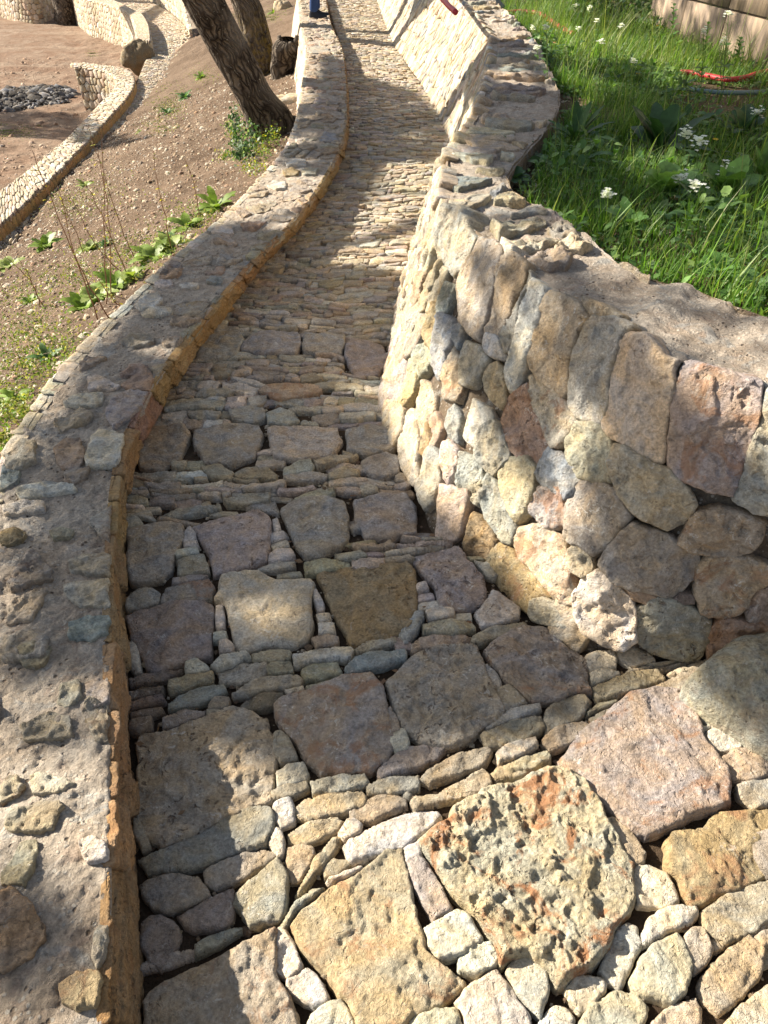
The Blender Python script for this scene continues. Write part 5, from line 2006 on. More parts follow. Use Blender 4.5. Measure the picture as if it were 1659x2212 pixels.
def rosette(pos, n, length, width, tint, label, seed, lob=.0, el=(.25, 1.0), cat='plant', group=None, name='leafy_plant', droop=.3):
    rs = np.random.RandomState(seed)
    root = empty(name, pos, label, cat, group)
    for k in range(n):
        an = k * 2.399 + rs.uniform(-.3, .3)
        e = rs.uniform(*el)
        d = np.array([math.cos(an) * math.cos(e), math.sin(an) * math.cos(e), math.sin(e)])
        a = Acc()
        l = length * rs.uniform(.6, 1.1)
        leaf_geo(a, pos + np.array([0, 0, .005]), d, l, width * rs.uniform(.7, 1.1), droop * rs.uniform(.5, 1.4), np.array(tint) * rs.uniform(.8, 1.25), rs, lob=lob, nseg=9 if lob else 7)
        a.obj('leaf', LEAF, root)
    return root


G1, G2, G3 = (.20, .29, .055), (.08, .16, .045), (.29, .35, .11)
slope_pl = [
    (215, 648, .17, .045, G3, 'pale green leafy rosette against the low wall, left end of the leaf row'), (182, 668, .15, .04, G1, 'leafy rosette at the lower left end of the row along the low wall'),
    (250, 622, .17, .04, G1, 'bushy leafy rosette in the row along the low wall'), (285, 600, .15, .035, G3, 'leafy rosette in the middle of the row along the low wall'),
    (335, 560, .2, .045, G1, 'large leafy rosette at the right end of the row along the low wall'), (372, 540, .17, .04, G3, 'broad-leaved rosette between the leaf row and the low wall'),
    (405, 492, .2, .04, G1, 'rosette with upright leaves by the low wall below the tree'), (468, 452, .2, .045, G1, 'uppermost bright rosette touching the low wall'),
    (100, 535, .17, .055, G1, 'isolated broad-leaved plant in the middle of the slope'), (22, 580, .17, .05, G3, 'broad-leaved plant at the left edge of the photo'),
    (195, 537, .12, .035, G3, 'small bright rosette between the thin stalks'), (372, 520, .13, .02, G2, 'small dark-leaved rosette above the leaf row'),
    (105, 780, .12, .02, G2, 'small dark green tuft on the lower slope'), (40, 868, .12, .02, G1, 'small leafy tuft near the left edge beside the low wall'),
    (66, 655, .1, .022, G1, 'round bright tuft beside the thin leaning stalks'), (230, 530, .1, .02, G2, 'small dark rosette right of the thin stalks'),
    (435, 170, .2, .03, G1, 'bright weed on the slope beside the leaning trunk'), (400, 212, .2, .03, G2, 'green weed patch lower left of the leaning trunk'),
    (362, 245, .18, .025, G2, 'dark trailing weed on the upper slope'), (305, 290, .1, .02, G3, 'tiny yellow-green weed near the lower path'),
    (188, 405, .16, .025, G3, 'low yellow-green weed beside the lower path'), (590, 30, .16, .03, G1, 'weed in the soil behind the second trunk'),
    (505, 50, .14, .03, G1, 'weed between the two trunks at the top'), (135, 27, .3, .06, G1, 'bright leaf tuft at the foot of the far dark trunk')]
for k, (px, py, l, w, t, lab) in enumerate(slope_pl):
    rosette(ground_pt(px, py), 18 + k % 6, l * (1.35 if k < 10 else 1.2), w * .95, np.array(t) * (.9, .9, .8), lab, 100 + k, lob=.22, droop=.45)

# ivy and weeds at the foot of tree A, low ground cover on the slope
def cover(name, label, cat, spots, n, seed, size, tints, mat=LEAF, hmax=.08):
    rs = np.random.RandomState(seed)
    a = Acc()
    V, cols = [], []
    for _ in range(n):
        px, py, r, hm = spots[rs.randint(len(spots))]
        p = ground_pt_fast(px + rs.normal(0, r), py + rs.normal(0, r * .5))
        if p is None:
            continue
        p = p + np.array([0, 0, rs.uniform(0, hm)])
        ax = rs.normal(size=3)
        ax /= np.linalg.norm(ax)
        bx = np.cross(ax, rs.normal(size=3))
        bx /= np.linalg.norm(bx)
        sz = rs.uniform(*size)
        V += [p - ax * sz, p + bx * sz * .6, p + ax * sz, p - bx * sz * .6]
        cols += [np.array(tints[rs.randint(len(tints))]) * rs.uniform(.7, 1.3)] * 4
    a.add(np.array(V), np.arange(len(V)).reshape(-1, 4), None, np.array(cols))
    o = a.obj(name, mat, None, False)
    tag(o, label, cat, None, 'stuff')


_gx, _gy = np.meshgrid(np.arange(-40, 720, 8.), np.arange(-10, 1100, 8.), indexing='ij')
_gg = {}


def ground_pt_fast(px, py):
    k = (int(px // 6), int(py // 6))
    if k not in _gg:
        p = ground_pt(k[0] * 6 + 3, k[1] * 6 + 3)
        _gg[k] = p
    p = _gg[k].copy()
    d = rays([(px, py)])[0]
    s_ = (p[1] / d[1])
    q = CAMP + s_ * d
    x, y = q[0], q[1]
    H = float(ground_H(np.array([x]), np.array([y]))[0])
    return np.array([x, y, H - SLOPE * y + .01])


cover('ivy', 'dark ivy leaves with pale edges climbing round the foot of the nearest tree', 'ivy', [(520, 350, 10, .2), (530, 340, 9, .15), (545, 325, 10, .3), (512, 320, 8, .35), (520, 305, 7, .4)], 900, 31, (.012, .03),
      [(.03, .07, .03), (.05, .1, .04), (.2, .26, .16)])
cover('weeds', 'loose light green weeds around the foot of the nearest tree', 'weeds', [(560, 340, 14, .12), (590, 310, 12, .2), (550, 370, 16, .08), (500, 300, 8, .2), (575, 320, 14, .15), (490, 345, 10, .08)], 1500, 32, (.006, .016),
      [(.12, .2, .04), (.2, .26, .06), (.08, .15, .04), (.35, .32, .03)])
sp_ = [(x, y, r, .04) for x, y, r in [(60, 700, 50), (120, 760, 40), (40, 800, 40), (20, 860, 35), (150, 600, 50), (60, 640, 50), (300, 560, 45), (380, 520, 40), (230, 560, 60), (350, 225, 18), (375, 240, 18), (370, 200, 20),
                                      (440, 165, 18), (30, 900, 30), (100, 720, 60), (420, 470, 30), (20, 960, 18), (140, 440, 40), (200, 420, 60), (345, 275, 20), (600, 20, 16), (585, 40, 10), (505, 40, 14), (40, 740, 60), (90, 800, 50),
                                      (15, 285, 14), (50, 290, 20), (200, 118, 6)]]
cover('ground_cover', 'fine low weeds and moss sprinkled over the slope', 'ground cover', sp_, 15000, 33, (.005, .014), [(.16, .2, .05), (.1, .17, .04), (.26, .26, .08), (.3, .27, .12)])
# dead straw and tiny twigs on the slope
a = Acc()
_rs = np.random.RandomState(41)
for p in slope_region(_rs, 900):
    an = _rs.uniform(0, 6.28)
    l = _rs.uniform(.02, .11)
    d_ = np.array([math.cos(an), math.sin(an), _rs.uniform(-.05, .2)]) * l
    tube(a, [p - d_ * .5 + [0, 0, .012], p + _rs.normal(0, .004, 3) + [0, 0, .016], p + d_ * .5 + [0, 0, .012]], _rs.uniform(.0008, .0022), 4, tuple(np.array([(.42, .33, .2), (.3, .2, .12), (.2, .14, .09)][_rs.randint(3)])), cap=False)
tag(a.obj('straw_bits', PLAIN, None, False), 'short pale straw and twigs on the slope soil', 'straw', None, 'stuff')

# thin reddish stalks
stalks = [((213, 770 - 75), (148, 520), (70, 330)), ((232, 660), (225, 500), (220, 290)), ((240, 645), (236, 480), (210, 320)), ((290, 555), (258, 480), (190, 270)), ((235, 690), (165, 560), (128, 400)),
          ((95, 665), (60, 600), (0, 545)), ((90, 668), (70, 610), (40, 560)), ((275, 600), (240, 510), (188, 400)), ((372, 540), (350, 440), (328, 320)), ((262, 590), (200, 520), (150, 420)),
          ((430, 470), (420, 400), (395, 330)), ((285, 690), (240, 640), (212, 600)), ((180, 545), (150, 470), (120, 410))]
SLAB = ['thin stalk rising highest past the lower path', 'straight thin stalk in the middle of the cluster', 'thin stalk leaning left beside the straight one', 'thin stalk bending left from the leaf row', 'thin forked stalk on the left of the cluster',
        'thin bare stalk leaning out of the left edge', 'shorter bare stalk next to the left edge stalk', 'thin stalk crossing behind the cluster', 'thin yellow-flowered stalk right of the cluster', 'thin stalk arching left from the leaf row',
        'thin stalk nearest the leaning tree', 'short thin stalk low by the wall', 'short thin stalk by the isolated plant']
for k, ((x0, y0), (x1, y1), (x2, y2)) in enumerate(stalks):
    g0 = ground_pt(x0, y0)
    yw = g0[1]
    d1 = at_depth([(x1, y1)], yw - .05)[0]
    d2 = at_depth([(x2, y2)], yw - .1)[0]
    r = empty('thin_stalk', g0, SLAB[k] + ' on the slope', 'stalk')
    a = Acc()
    pts = catmull(np.array([g0, d1, d2]), 12) + RS.normal(0, .004, (12, 3))
    tube(a, pts, np.linspace(.0045, .0018, 12), 5, (.22, .12, .07))
    a.obj('stem', PLAIN, r)
    b = Acc()
    for m_ in range(16):
        u = RS.uniform(.35, 1)
        i = int(u * 11)
        p = pts[i]
        dd = RS.normal(size=3)
        dd[2] = abs(dd[2])
        if m_ % 4 == 0:
            tube(b, [p, p + dd / np.linalg.norm(dd) * .05], [.0015, .001], 4, (.2, .14, .06))
        leaf_geo(b, p + dd / np.linalg.norm(dd) * .03 * (m_ % 4 == 0), dd, RS.uniform(.012, .028), .006, .3, (.28, .3, .05) if RS.rand() < .7 else (.6, .5, .03), RS, nseg=4)
    b.obj('leaves', LEAF, r)

# ------------------------------------------------------------------ grass behind the right wall
def grass(n, seed, name, label, ysel, hr, wr, tints, dens_f=None):
    rs = np.random.RandomState(seed)
    y = rs.uniform(*ysel, n)
    x = edge_x(y) + .0 + rs.uniform(0, 1, n) * 2.9
    keep = x < 3.0 + .6 * (y < 5)
    if dens_f is not None:
        keep &= dens_f(x, y, rs)
    x, y = x[keep], y[keep]
    n = len(x)
    cl = fbm(np.column_stack([x, y, 0 * x]) / .35, 3, seed)
    H = rs.uniform(*hr, n) * (1 + .7 * cl)
    H = np.clip(H * (.75 + .9 * np.clip(fbm(np.column_stack([x, y, 0 * x]) / .9, 2, 5) + .2, 0, 1)), .02, 1)
    an = rs.uniform(0, 6.28, n)
    lean = rs.uniform(.1, .75, n)
    base = np.column_stack([x, y, garden_H(x, y) - SLOPE * y - .01])
    dirn = np.column_stack([np.cos(an), np.sin(an), 0 * an])
    side = np.column_stack([-np.sin(an), np.cos(an), 0 * an])
    w = rs.uniform(*wr, n)
    V = []
    for k, u in enumerate((0, .35, .7, 1.)):
        c = base + np.outer(H * u, [0, 0, 1.]) * (1 - .25 * lean * u)[:, None] + dirn * (H * lean * u ** 2)[:, None]
        ww = w * (1 - u ** 1.5)
        if k < 3:
            V += [c - side * ww[:, None], c + side * ww[:, None]]
        else:
            V += [c]
    V = np.stack(V, 1)
    b = np.arange(n)[:, None] * 7
    Q = np.concatenate([b + np.array([[0, 1, 3, 2]]), b + np.array([[2, 3, 5, 4]])])
    T = b + np.array([[4, 5, 6]])
    t = np.array(tints)[rs.randint(len(tints), size=n)] * rs.uniform(.7, 1.3, (n, 1))
    a = Acc()
    a.add(V.reshape(-1, 3), Q, T, np.repeat(t, 7, 0))
    o = a.obj(name, GRASS, None, False)
    tag(o, label, 'grass', None, 'stuff')


BARE = [(on([(1230 + 80, 260)], .6)[0][:2], .14), (on([(1560, 205)], .6)[0][:2], .3), (on([(1480, 235)], .6)[0][:2], .22), (on([(1560, 255)], .6)[0][:2], .25), (on([(1640, 215)], .6)[0][:2], .25)]


_f0, _f2 = on([(1402, 60)], .6)[0], on([(1659, 156)], .6)[0]
FX0 = (_f0[0], _f0[1], (_f2[0] - _f0[0]) / (_f2[1] - _f0[1]))


def df(x, y, rs):
    k = fbm(np.column_stack([x, y, 0 * x]) / .28, 3, 77) > -.28
    for c, r in BARE:
        k &= ((x - c[0]) ** 2 + ((y - c[1]) / 1.6) ** 2) > r * r * rs.uniform(.4, 1.3, len(x))
    fx = FX0[0] + (y - FX0[1]) * FX0[2]
    k &= (x < fx - .1 - .5 * rs.rand(len(x)) ** 2)
    k &= y > 1.62
    return k & (x > edge_x(y) + .03 + .09 * rs.rand(len(x)))


grass(52000, 51, 'grass', 'dense green grass behind the right wall', (1.2, 6.), (.06, .20), (.0016, .0038), [(.08, .17, .03), (.12, .23, .04), (.055, .12, .025), (.18, .26, .06)], df)
grass(30000, 52, 'far_grass', 'green grass thinning towards the panel fence', (5.8, 12.), (.06, .2), (.002, .005), [(.10, .19, .035), (.15, .24, .05), (.07, .14, .03), (.22, .26, .09)], df)
grass(5000, 54, 'tall_grass', 'tall yellow-green blades standing above the rest of the grass', (1.3, 11.), (.18, .36), (.0016, .0034), [(.2, .28, .07), (.13, .24, .04), (.26, .28, .11)], df)
grass(20000, 53, 'dry_grass', 'short dry yellowish grass low among the green', (1.2, 11.), (.02, .08), (.0012, .003), [(.3, .27, .12), (.2, .22, .07), (.24, .2, .1)], df)


def low_leaves(n, seed):
    rs = np.random.RandomState(seed)
    y = rs.uniform(1.2, 11, n)
    x = edge_x(y) + .03 + rs.uniform(0, 1, n) ** 1.1 * 2.7
    k = (x < 3.1) & (fbm(np.column_stack([x, y, 0 * x]) / .3, 3, 12) > -.1)
    x, y = x[k], y[k]
    n = len(x)
    base = np.column_stack([x, y, garden_H(x, y) - SLOPE * y + rs.uniform(.0, .07, n)])
    ax = rs.normal(size=(n, 3)) * np.array([1, 1, .5])
    ax /= np.linalg.norm(ax, axis=1)[:, None]
    bx = np.cross(ax, rs.normal(size=(n, 3)) * .3 + np.array([0, 0, 1.]))
    bx /= np.linalg.norm(bx, axis=1)[:, None]
    sz = rs.uniform(.006, .022, n)[:, None]
    V = np.stack([base - ax * sz, base + bx * sz * .6, base + ax * sz, base - bx * sz * .6], 1).reshape(-1, 3)
    t = np.array([(.07, .15, .03), (.1, .2, .04), (.05, .1, .025), (.13, .2, .05)])[rs.randint(4, size=n)] * rs.uniform(.7, 1.3, (n, 1))
    a = Acc()
    a.add(V, np.arange(n * 4).reshape(n, 4), None, np.repeat(t, 4, 0))
    tag(a.obj('clover', LEAF, None, False), 'low clover-like leaves between the grass blades', 'ground cover', None, 'stuff')


low_leaves(42000, 55)


def litter(n, seed):
    rs = np.random.RandomState(seed)
    y = rs.uniform(1.2, 9, n)
    x = edge_x(y) + .0 + rs.uniform(0, 1, n) ** 1.6 * 1.6
    base = np.column_stack([x, y, garden_H(x, y) - SLOPE * y + .012])
    ax = rs.normal(size=(n, 3)) * np.array([1, 1, .25])
    ax /= np.linalg.norm(ax, axis=1)[:, None]
    bx = np.cross(ax, np.array([0, 0, 1.]) + rs.normal(size=(n, 3)) * .25)
    sz = rs.uniform(.006, .02, n)[:, None]
    V = np.stack([base - ax * sz, base + bx * sz * .5, base + ax * sz, base - bx * sz * .5], 1).reshape(-1, 3)
    t = np.array([(.28, .2, .12), (.4, .32, .22), (.16, .1, .06), (.45, .4, .3)])[rs.randint(4, size=n)]
    a = Acc()
    a.add(V, np.arange(n * 4).reshape(n, 4), None, np.repeat(t, 4, 0))
    tag(a.obj('leaf_litter', LEAF, None, False), 'dry brown leaves on the soil along the wall', 'leaf litter', None, 'stuff')


litter(2500, 56)

# white-flowered tall weeds
fl_spots = [(1571, 366, 1568, 400, 'large white flower head nearest the right edge, above broad leaves'), (1312, 420, 1310, 455, 'white flower head low in the grass above the wall'), (1480, 290, 1470, 360, 'tall white-flowered stalk beside the dark broad leaves'),
            (1510, 308, 1508, 390, 'white-flowered stalk with long seed pods'), (1500, 402, 1500, 440, 'small white flower head over the pale broad leaves'), (1290, 46, 1300, 110, 'double white flower head near the top of the grass'),
            (1273, 18, 1285, 95, 'white flower head highest at the top, left of the fence'), (1150, 62, 1155, 110, 'white flower head left of the red pipe'), (1180, 62, 1182, 190, 'long-stalked white flower in front of the red pipe'),
            (1160, 105, 1162, 150, 'white flower nearest to the wall top by the red pipe'), (1342, 57, 1350, 130, 'white flower head in the sunny grass'), (1368, 134, 1372, 170, 'white flower in the middle of the sunny grass'),
            (1250, 64, 1256, 110, 'small white flower right of the red pipe'), (1520, 70, 1515, 175, 'white flowers in front of the fence, left one'), (1574, 32, 1560, 190, 'topmost white flower in front of the fence'),
            (1565, 90, 1560, 180, 'white flower before the fence seam'), (1636, 245, 1630, 290, 'white flower at the right edge of the bare soil'), (1465, 385, 1466, 420, 'small white flower left of the pale broad leaves'),
            (1298, 92, 1304, 140, 'low white flower in the sunny grass by the path of light'), (1243, 14, 1252, 60, 'white flower at the very top left of the grass')]
for k, (fx, fy, gx_, gy_, lab) in enumerate(fl_spots):
    g0 = garden_px(gx_, gy_ + 12)
    top = at_depth([(fx, fy)], g0[1] - .02)[0]
    if top[2] < g0[2] + .08:
        top = g0 + np.array([.01, -.02, .14])
    r = empty('flowering_weed', g0, lab, 'flower')
    rs = np.random.RandomState(300 + k)
    a = Acc()
    mid = (g0 + top) / 2 + rs.normal(0, .008, 3)
    pts = catmull(np.array([g0, mid, top]), 9)
    tube(a, pts, np.linspace(.0035, .0018, 9), 5, (.16, .24, .08))
    for _ in range(7):
        i = rs.randint(3, 8)
        dd = np.array([*rs.normal(size=2), .7])
        tube(a, [pts[i], pts[i] + dd / np.linalg.norm(dd) * .035], [.0012, .0012], 4, (.16, .24, .08))
    a.obj('stem', LEAF, r)
    for _ in range(6):
        b = Acc()
        i = rs.randint(0, 6)
        an = rs.uniform(0, 6.28)
        leaf_geo(b, pts[i], np.array([math.cos(an), math.sin(an), .5]), rs.uniform(.05, .1), .016, .35, (.1, .19, .05), rs, lob=.5, nseg=8)
        b.obj('leaf', LEAF, r)
    f = Acc()
    R0 = (.026 if fy > 150 else .019) if k else .04
    for _ in range(34):
        c0 = top + rs.normal(size=3) * np.array([R0, R0, R0 * .8]) * rs.uniform(.35, .6) + np.array([0, 0, .006])
        for q in range(4):
            an = q * 1.57 + rs.uniform(-.3, .3)
            leaf_geo(f, c0, np.array([math.cos(an), math.sin(an), .35]), .0105, .0046, .2, (.8, .8, .76), rs, nseg=3)
    f.obj('flower_head', PETAL, r)
for k, (fx, fy, lab) in enumerate([(1535, 320, 'small yellow flower right of the seed-pod stalk'), (1416, 62, 'yellow flower at the top by the dark gap'), (1498, 136, 'yellow flower below the fence corner'), (1407, 88, 'lower yellow flower left of the fence'),
                                  (1372, 170, 'yellow flower in the sunny grass')]):
    g0 = garden_px(fx, fy + 14)
    top = g0 + np.array([0, 0, .09])
    r = empty('yellow_flower', g0, lab, 'flower')
    a = Acc()
    tube(a, [g0, top], [.002, .0015], 5, (.16, .24, .08))
    a.obj('stem', LEAF, r)
    f = Acc()
    for q in range(14):
        an = q * .45
        leaf_geo(f, top, np.array([math.cos(an), math.sin(an), .4]), .016, .004, .1, (.75, .5, .02), RS, nseg=3)
    f.obj('petals', PETAL, r)
# broad leaved plants in the grass
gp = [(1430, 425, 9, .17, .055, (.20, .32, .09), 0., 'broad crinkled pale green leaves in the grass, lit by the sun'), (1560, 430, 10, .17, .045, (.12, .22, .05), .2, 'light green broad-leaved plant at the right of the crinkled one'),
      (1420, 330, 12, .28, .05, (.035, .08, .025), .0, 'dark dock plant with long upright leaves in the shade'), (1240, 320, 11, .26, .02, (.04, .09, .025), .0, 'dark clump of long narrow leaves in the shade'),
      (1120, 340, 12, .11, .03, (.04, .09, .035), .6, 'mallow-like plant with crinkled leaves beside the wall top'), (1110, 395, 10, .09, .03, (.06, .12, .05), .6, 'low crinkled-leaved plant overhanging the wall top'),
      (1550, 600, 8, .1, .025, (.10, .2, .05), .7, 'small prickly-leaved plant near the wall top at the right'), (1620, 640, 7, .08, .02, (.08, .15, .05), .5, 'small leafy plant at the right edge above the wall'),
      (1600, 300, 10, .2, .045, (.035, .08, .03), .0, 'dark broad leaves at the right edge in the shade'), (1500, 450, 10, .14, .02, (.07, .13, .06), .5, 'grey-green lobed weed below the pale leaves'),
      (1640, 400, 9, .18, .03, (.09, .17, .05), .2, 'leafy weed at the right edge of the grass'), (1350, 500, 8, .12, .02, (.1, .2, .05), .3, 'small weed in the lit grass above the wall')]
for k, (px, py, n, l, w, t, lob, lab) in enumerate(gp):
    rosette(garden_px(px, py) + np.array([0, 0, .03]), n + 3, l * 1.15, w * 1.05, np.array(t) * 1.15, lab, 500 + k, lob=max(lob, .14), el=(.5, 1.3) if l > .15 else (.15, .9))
# tall leafy weeds in front of the fence
for k, (x0, y0, x1, y1, lab) in enumerate([(1452, 95, 1456, 5, 'tall dark leafy weed in front of the left fence panel'), (1522, 130, 1530, 45, 'tall bright leafy weed with yellow-green tip before the fence'), (1590, 140, 1600, 80, 'thin leafy weed before the right fence panels')]):
    g0 = garden_px(x0, y0 + 15)
    top = at_depth([(x1, y1)], g0[1])[0]
    r = empty('tall_weed', g0, lab, 'plant')
    a = Acc()
    pts = np.linspace(g0, top, 14)
    tube(a, pts, np.linspace(.006, .002, 14), 5, (.1, .17, .05))
    a.obj('stem', LEAF, r)
    for i in range(26):
        b = Acc()
        u = i / 26
        p = g0 + (top - g0) * (.08 + .92 * u)
        an = i * 2.4
        leaf_geo(b, p, np.array([math.cos(an), math.sin(an), .8]), .085 * (1.1 - .7 * u), .014, .3, (.08, .17, .04) if k != 1 else (.13, .24, .04), RS, nseg=5)
        b.obj('leaf', LEAF, r)


# ------------------------------------------------------------------ panel fence
def panel_fence():
    f0 = on([(1402, 60)], .6)[0]
    f1 = on([(1492, 103)], .6)[0]
    f2 = on([(1659, 156)], .6)[0]
    a0 = np.array([f0[0], f0[1]])
    a2 = np.array([f2[0], f2[1]])
    d = (a2 - a0) / np.linalg.norm(a2 - a0)
    root = empty('panel_fence', (f0[0], f0[1], f0[2]), 'tan panel fence of large boards in two rows at the top right', 'fence')
    nrm = np.array([-d[1], d[0], 0]) * (1 if -d[1] < 0 else -1)
    rs = np.random.RandomState(5)
    L = .92

    def box(acc, p, u, lu, v, lv, n, th, tint):
        c = [p + u * x + v * y + n * z for z in (0, th) for x, y in ((0, 0), (lu, 0), (lu, lv), (0, lv))]
        acc.add(np.array(c), [[0, 3, 2, 1], [4, 5, 6, 7], [0, 1, 5, 4], [1, 2, 6, 5], [2, 3, 7, 6], [3, 0, 4, 7]], None, tint)
    u = np.array([d[0], d[1], 0])
    sl = (-SLOPE * d[1])
    u3 = np.array([d[0], d[1], sl])
    up = np.array([0, 0, 1.])
    for i in range(0, 10):
        for j in range(3):
            p = np.array([f0[0], f0[1], f0[2] - .12]) + u3 * (i * L + .018) + up * (j * .46)
            a = Acc()
            box(a, p, u3, L - .036, up, .442, nrm, .03 + rs.uniform(0, .006), np.array((.26, .205, .155)) * rs.uniform(.85, 1.12))
            a.obj('board', FENCE, root, False, p)
        p = np.array([f0[0], f0[1], f0[2] - .2]) + u3 * (i * L - .02)
        a = Acc()
        box(a, p - nrm * .06, u3, .04, up, 1.6, nrm, .055, (.05, .04, .03))
        a.obj('post', PLAIN, root, False, p)
    for j in (1, 2, 3):
        p = np.array([f0[0], f0[1], f0[2] - .12]) + up * (j * .46 - .014)
        a = Acc()
        box(a, p - nrm * .02, u3, L * 10, up, .013, nrm, .03, (.05, .04, .03))
        a.obj('rail', PLAIN, root, False, p)


m_, nt_, b_ = new_mat('weathered_board', .8, .2)
g_ = NT(nt_)
mp = g_.n('ShaderNodeMapping')
g_.link(g_.pos, mp.inputs[0])
mp.inputs['Scale'].default_value = (5, 5, .7)
c_ = g_.mix(g_.ramp(g_.noise(2.4, 5, .6, 1., mp.outputs[0]), .35, .65), g_.mix(1., g_.attr('tint').outputs['Color'], (.72, .70, .70), 'MULTIPLY'), g_.mix(1., g_.attr('tint').outputs['Color'], (1.2, 1.15, 1.05), 'MULTIPLY'))
g_.link(c_, b_.inputs['Base Color'])
g_.link(g_.bump(g_.noise(6, 5, .6, .5, mp.outputs[0]), .5, .02), b_.inputs['Normal'])
FENCE = m_
panel_fence()
# twigs in front of the fence
for k, (x0, y0, x1, y1) in enumerate([(1560, 90, 1552, 20), (1620, 80, 1608, 48)]):
    p0 = at_depth([(x0, y0)], 7.3)[0]
    p1 = at_depth([(x1, y1)], 7.3)[0]

# ------------------------------------------------------------------ pipes
def pipe(name, px, H, r, tint, label, rib=False):
    P = on(px, H)
    P = catmull(P, 60)
    a = Acc()
    rr = np.full(60, r)
    if rib:
        P = catmull(P, 240)
        rr = r * .8 * (1 + .16 * ((np.arange(240) // 2) % 2))
    tube(a, P, rr, 10, tint)
    o = a.obj(name, PIPE, None, True, P[0])
    tag(o, label, 'pipe')


PIPE = tint_material('plastic_pipe', .45, .4, 30, .12, .1)
pipe('corrugated_pipe', [(930, -60), (945, -18), (965, 8), (984, 26)], 1.0, .022, (.36, .025, .04), 'red corrugated pipe coming over the top of the right wall', True)
pipe('corrugated_pipe', [(1090, 28), (1130, 26), (1165, 30), (1190, 46), (1215, 62), (1238, 74)], .68, .028, (.34, .03, .035), 'short thick red corrugated pipe lying in the grass at the top', True)
pipe('corrugated_pipe', [(1470, 156), (1500, 158), (1540, 166), (1575, 172), (1610, 168), (1640, 158), (1680, 150)], .66, .02, (.34, .03, .03), 'red corrugated pipe on the soil at the right edge', True)
pipe('hose', [(1478, 190), (1510, 196), (1560, 200), (1620, 200), (1700, 196)], .64, .014, (.12, .19, .2), 'grey-green hose lying below the red pipe at the right edge')
pipe('rusty_bar', [(1160, 84), (1195, 92), (1230, 104)], .63, .009, (.3, .11, .05), 'upper rusty bar under the red pipe in the grass')
pipe('rusty_bar', [(1150, 70), (1185, 104), (1205, 112)], .63, .009, (.28, .1, .05), 'lower rusty bar crossing under the red pipe in the grass')
pipe('white_pipe', [(1188, 56), (1220, 76), (1232, 82)], .64, .009, (.5, .5, .5), 'thin white pipe lying along the red pipe')


# ------------------------------------------------------------------ person standing on the low wall
def skin_body(name, pts, edges, rad, mat, parent, tint, root=0, sub=2):
    me = bpy.data.meshes.new(name)
    me.from_pydata([tuple(p) for p in pts], edges, [])
    o = bpy.data.objects.new(name, me)
    COL.objects.link(o)
    m = o.modifiers.new('skin', 'SKIN')
    for i, v in enumerate(me.skin_vertices[0].data):
        r = rad[i]
        v.radius = (r, r) if not isinstance(r, tuple) else r
        v.use_root = (i == root)
    s_ = o.modifiers.new('sub', 'SUBSURF')
    s_.levels = s_.render_levels = sub
    dg = bpy.context.evaluated_depsgraph_get()
    ev = o.evaluated_get(dg)
    m2 = bpy.data.meshes.new_from_object(ev)
    o.modifiers.clear()
    o.data = m2
    at = m2.color_attributes.new('tint', 'FLOAT_COLOR', 'POINT')
    at.data.foreach_set('color', np.tile([*tint, 1.], len(m2.vertices)).astype(np.float32))
    m2.materials.clear()
    m2.materials.append(mat)
    for p in m2.polygons:
        p.use_smooth = True
    if parent:
        o.parent = parent
        o.matrix_parent_inverse = parent.matrix_basis.inverted()
    return o


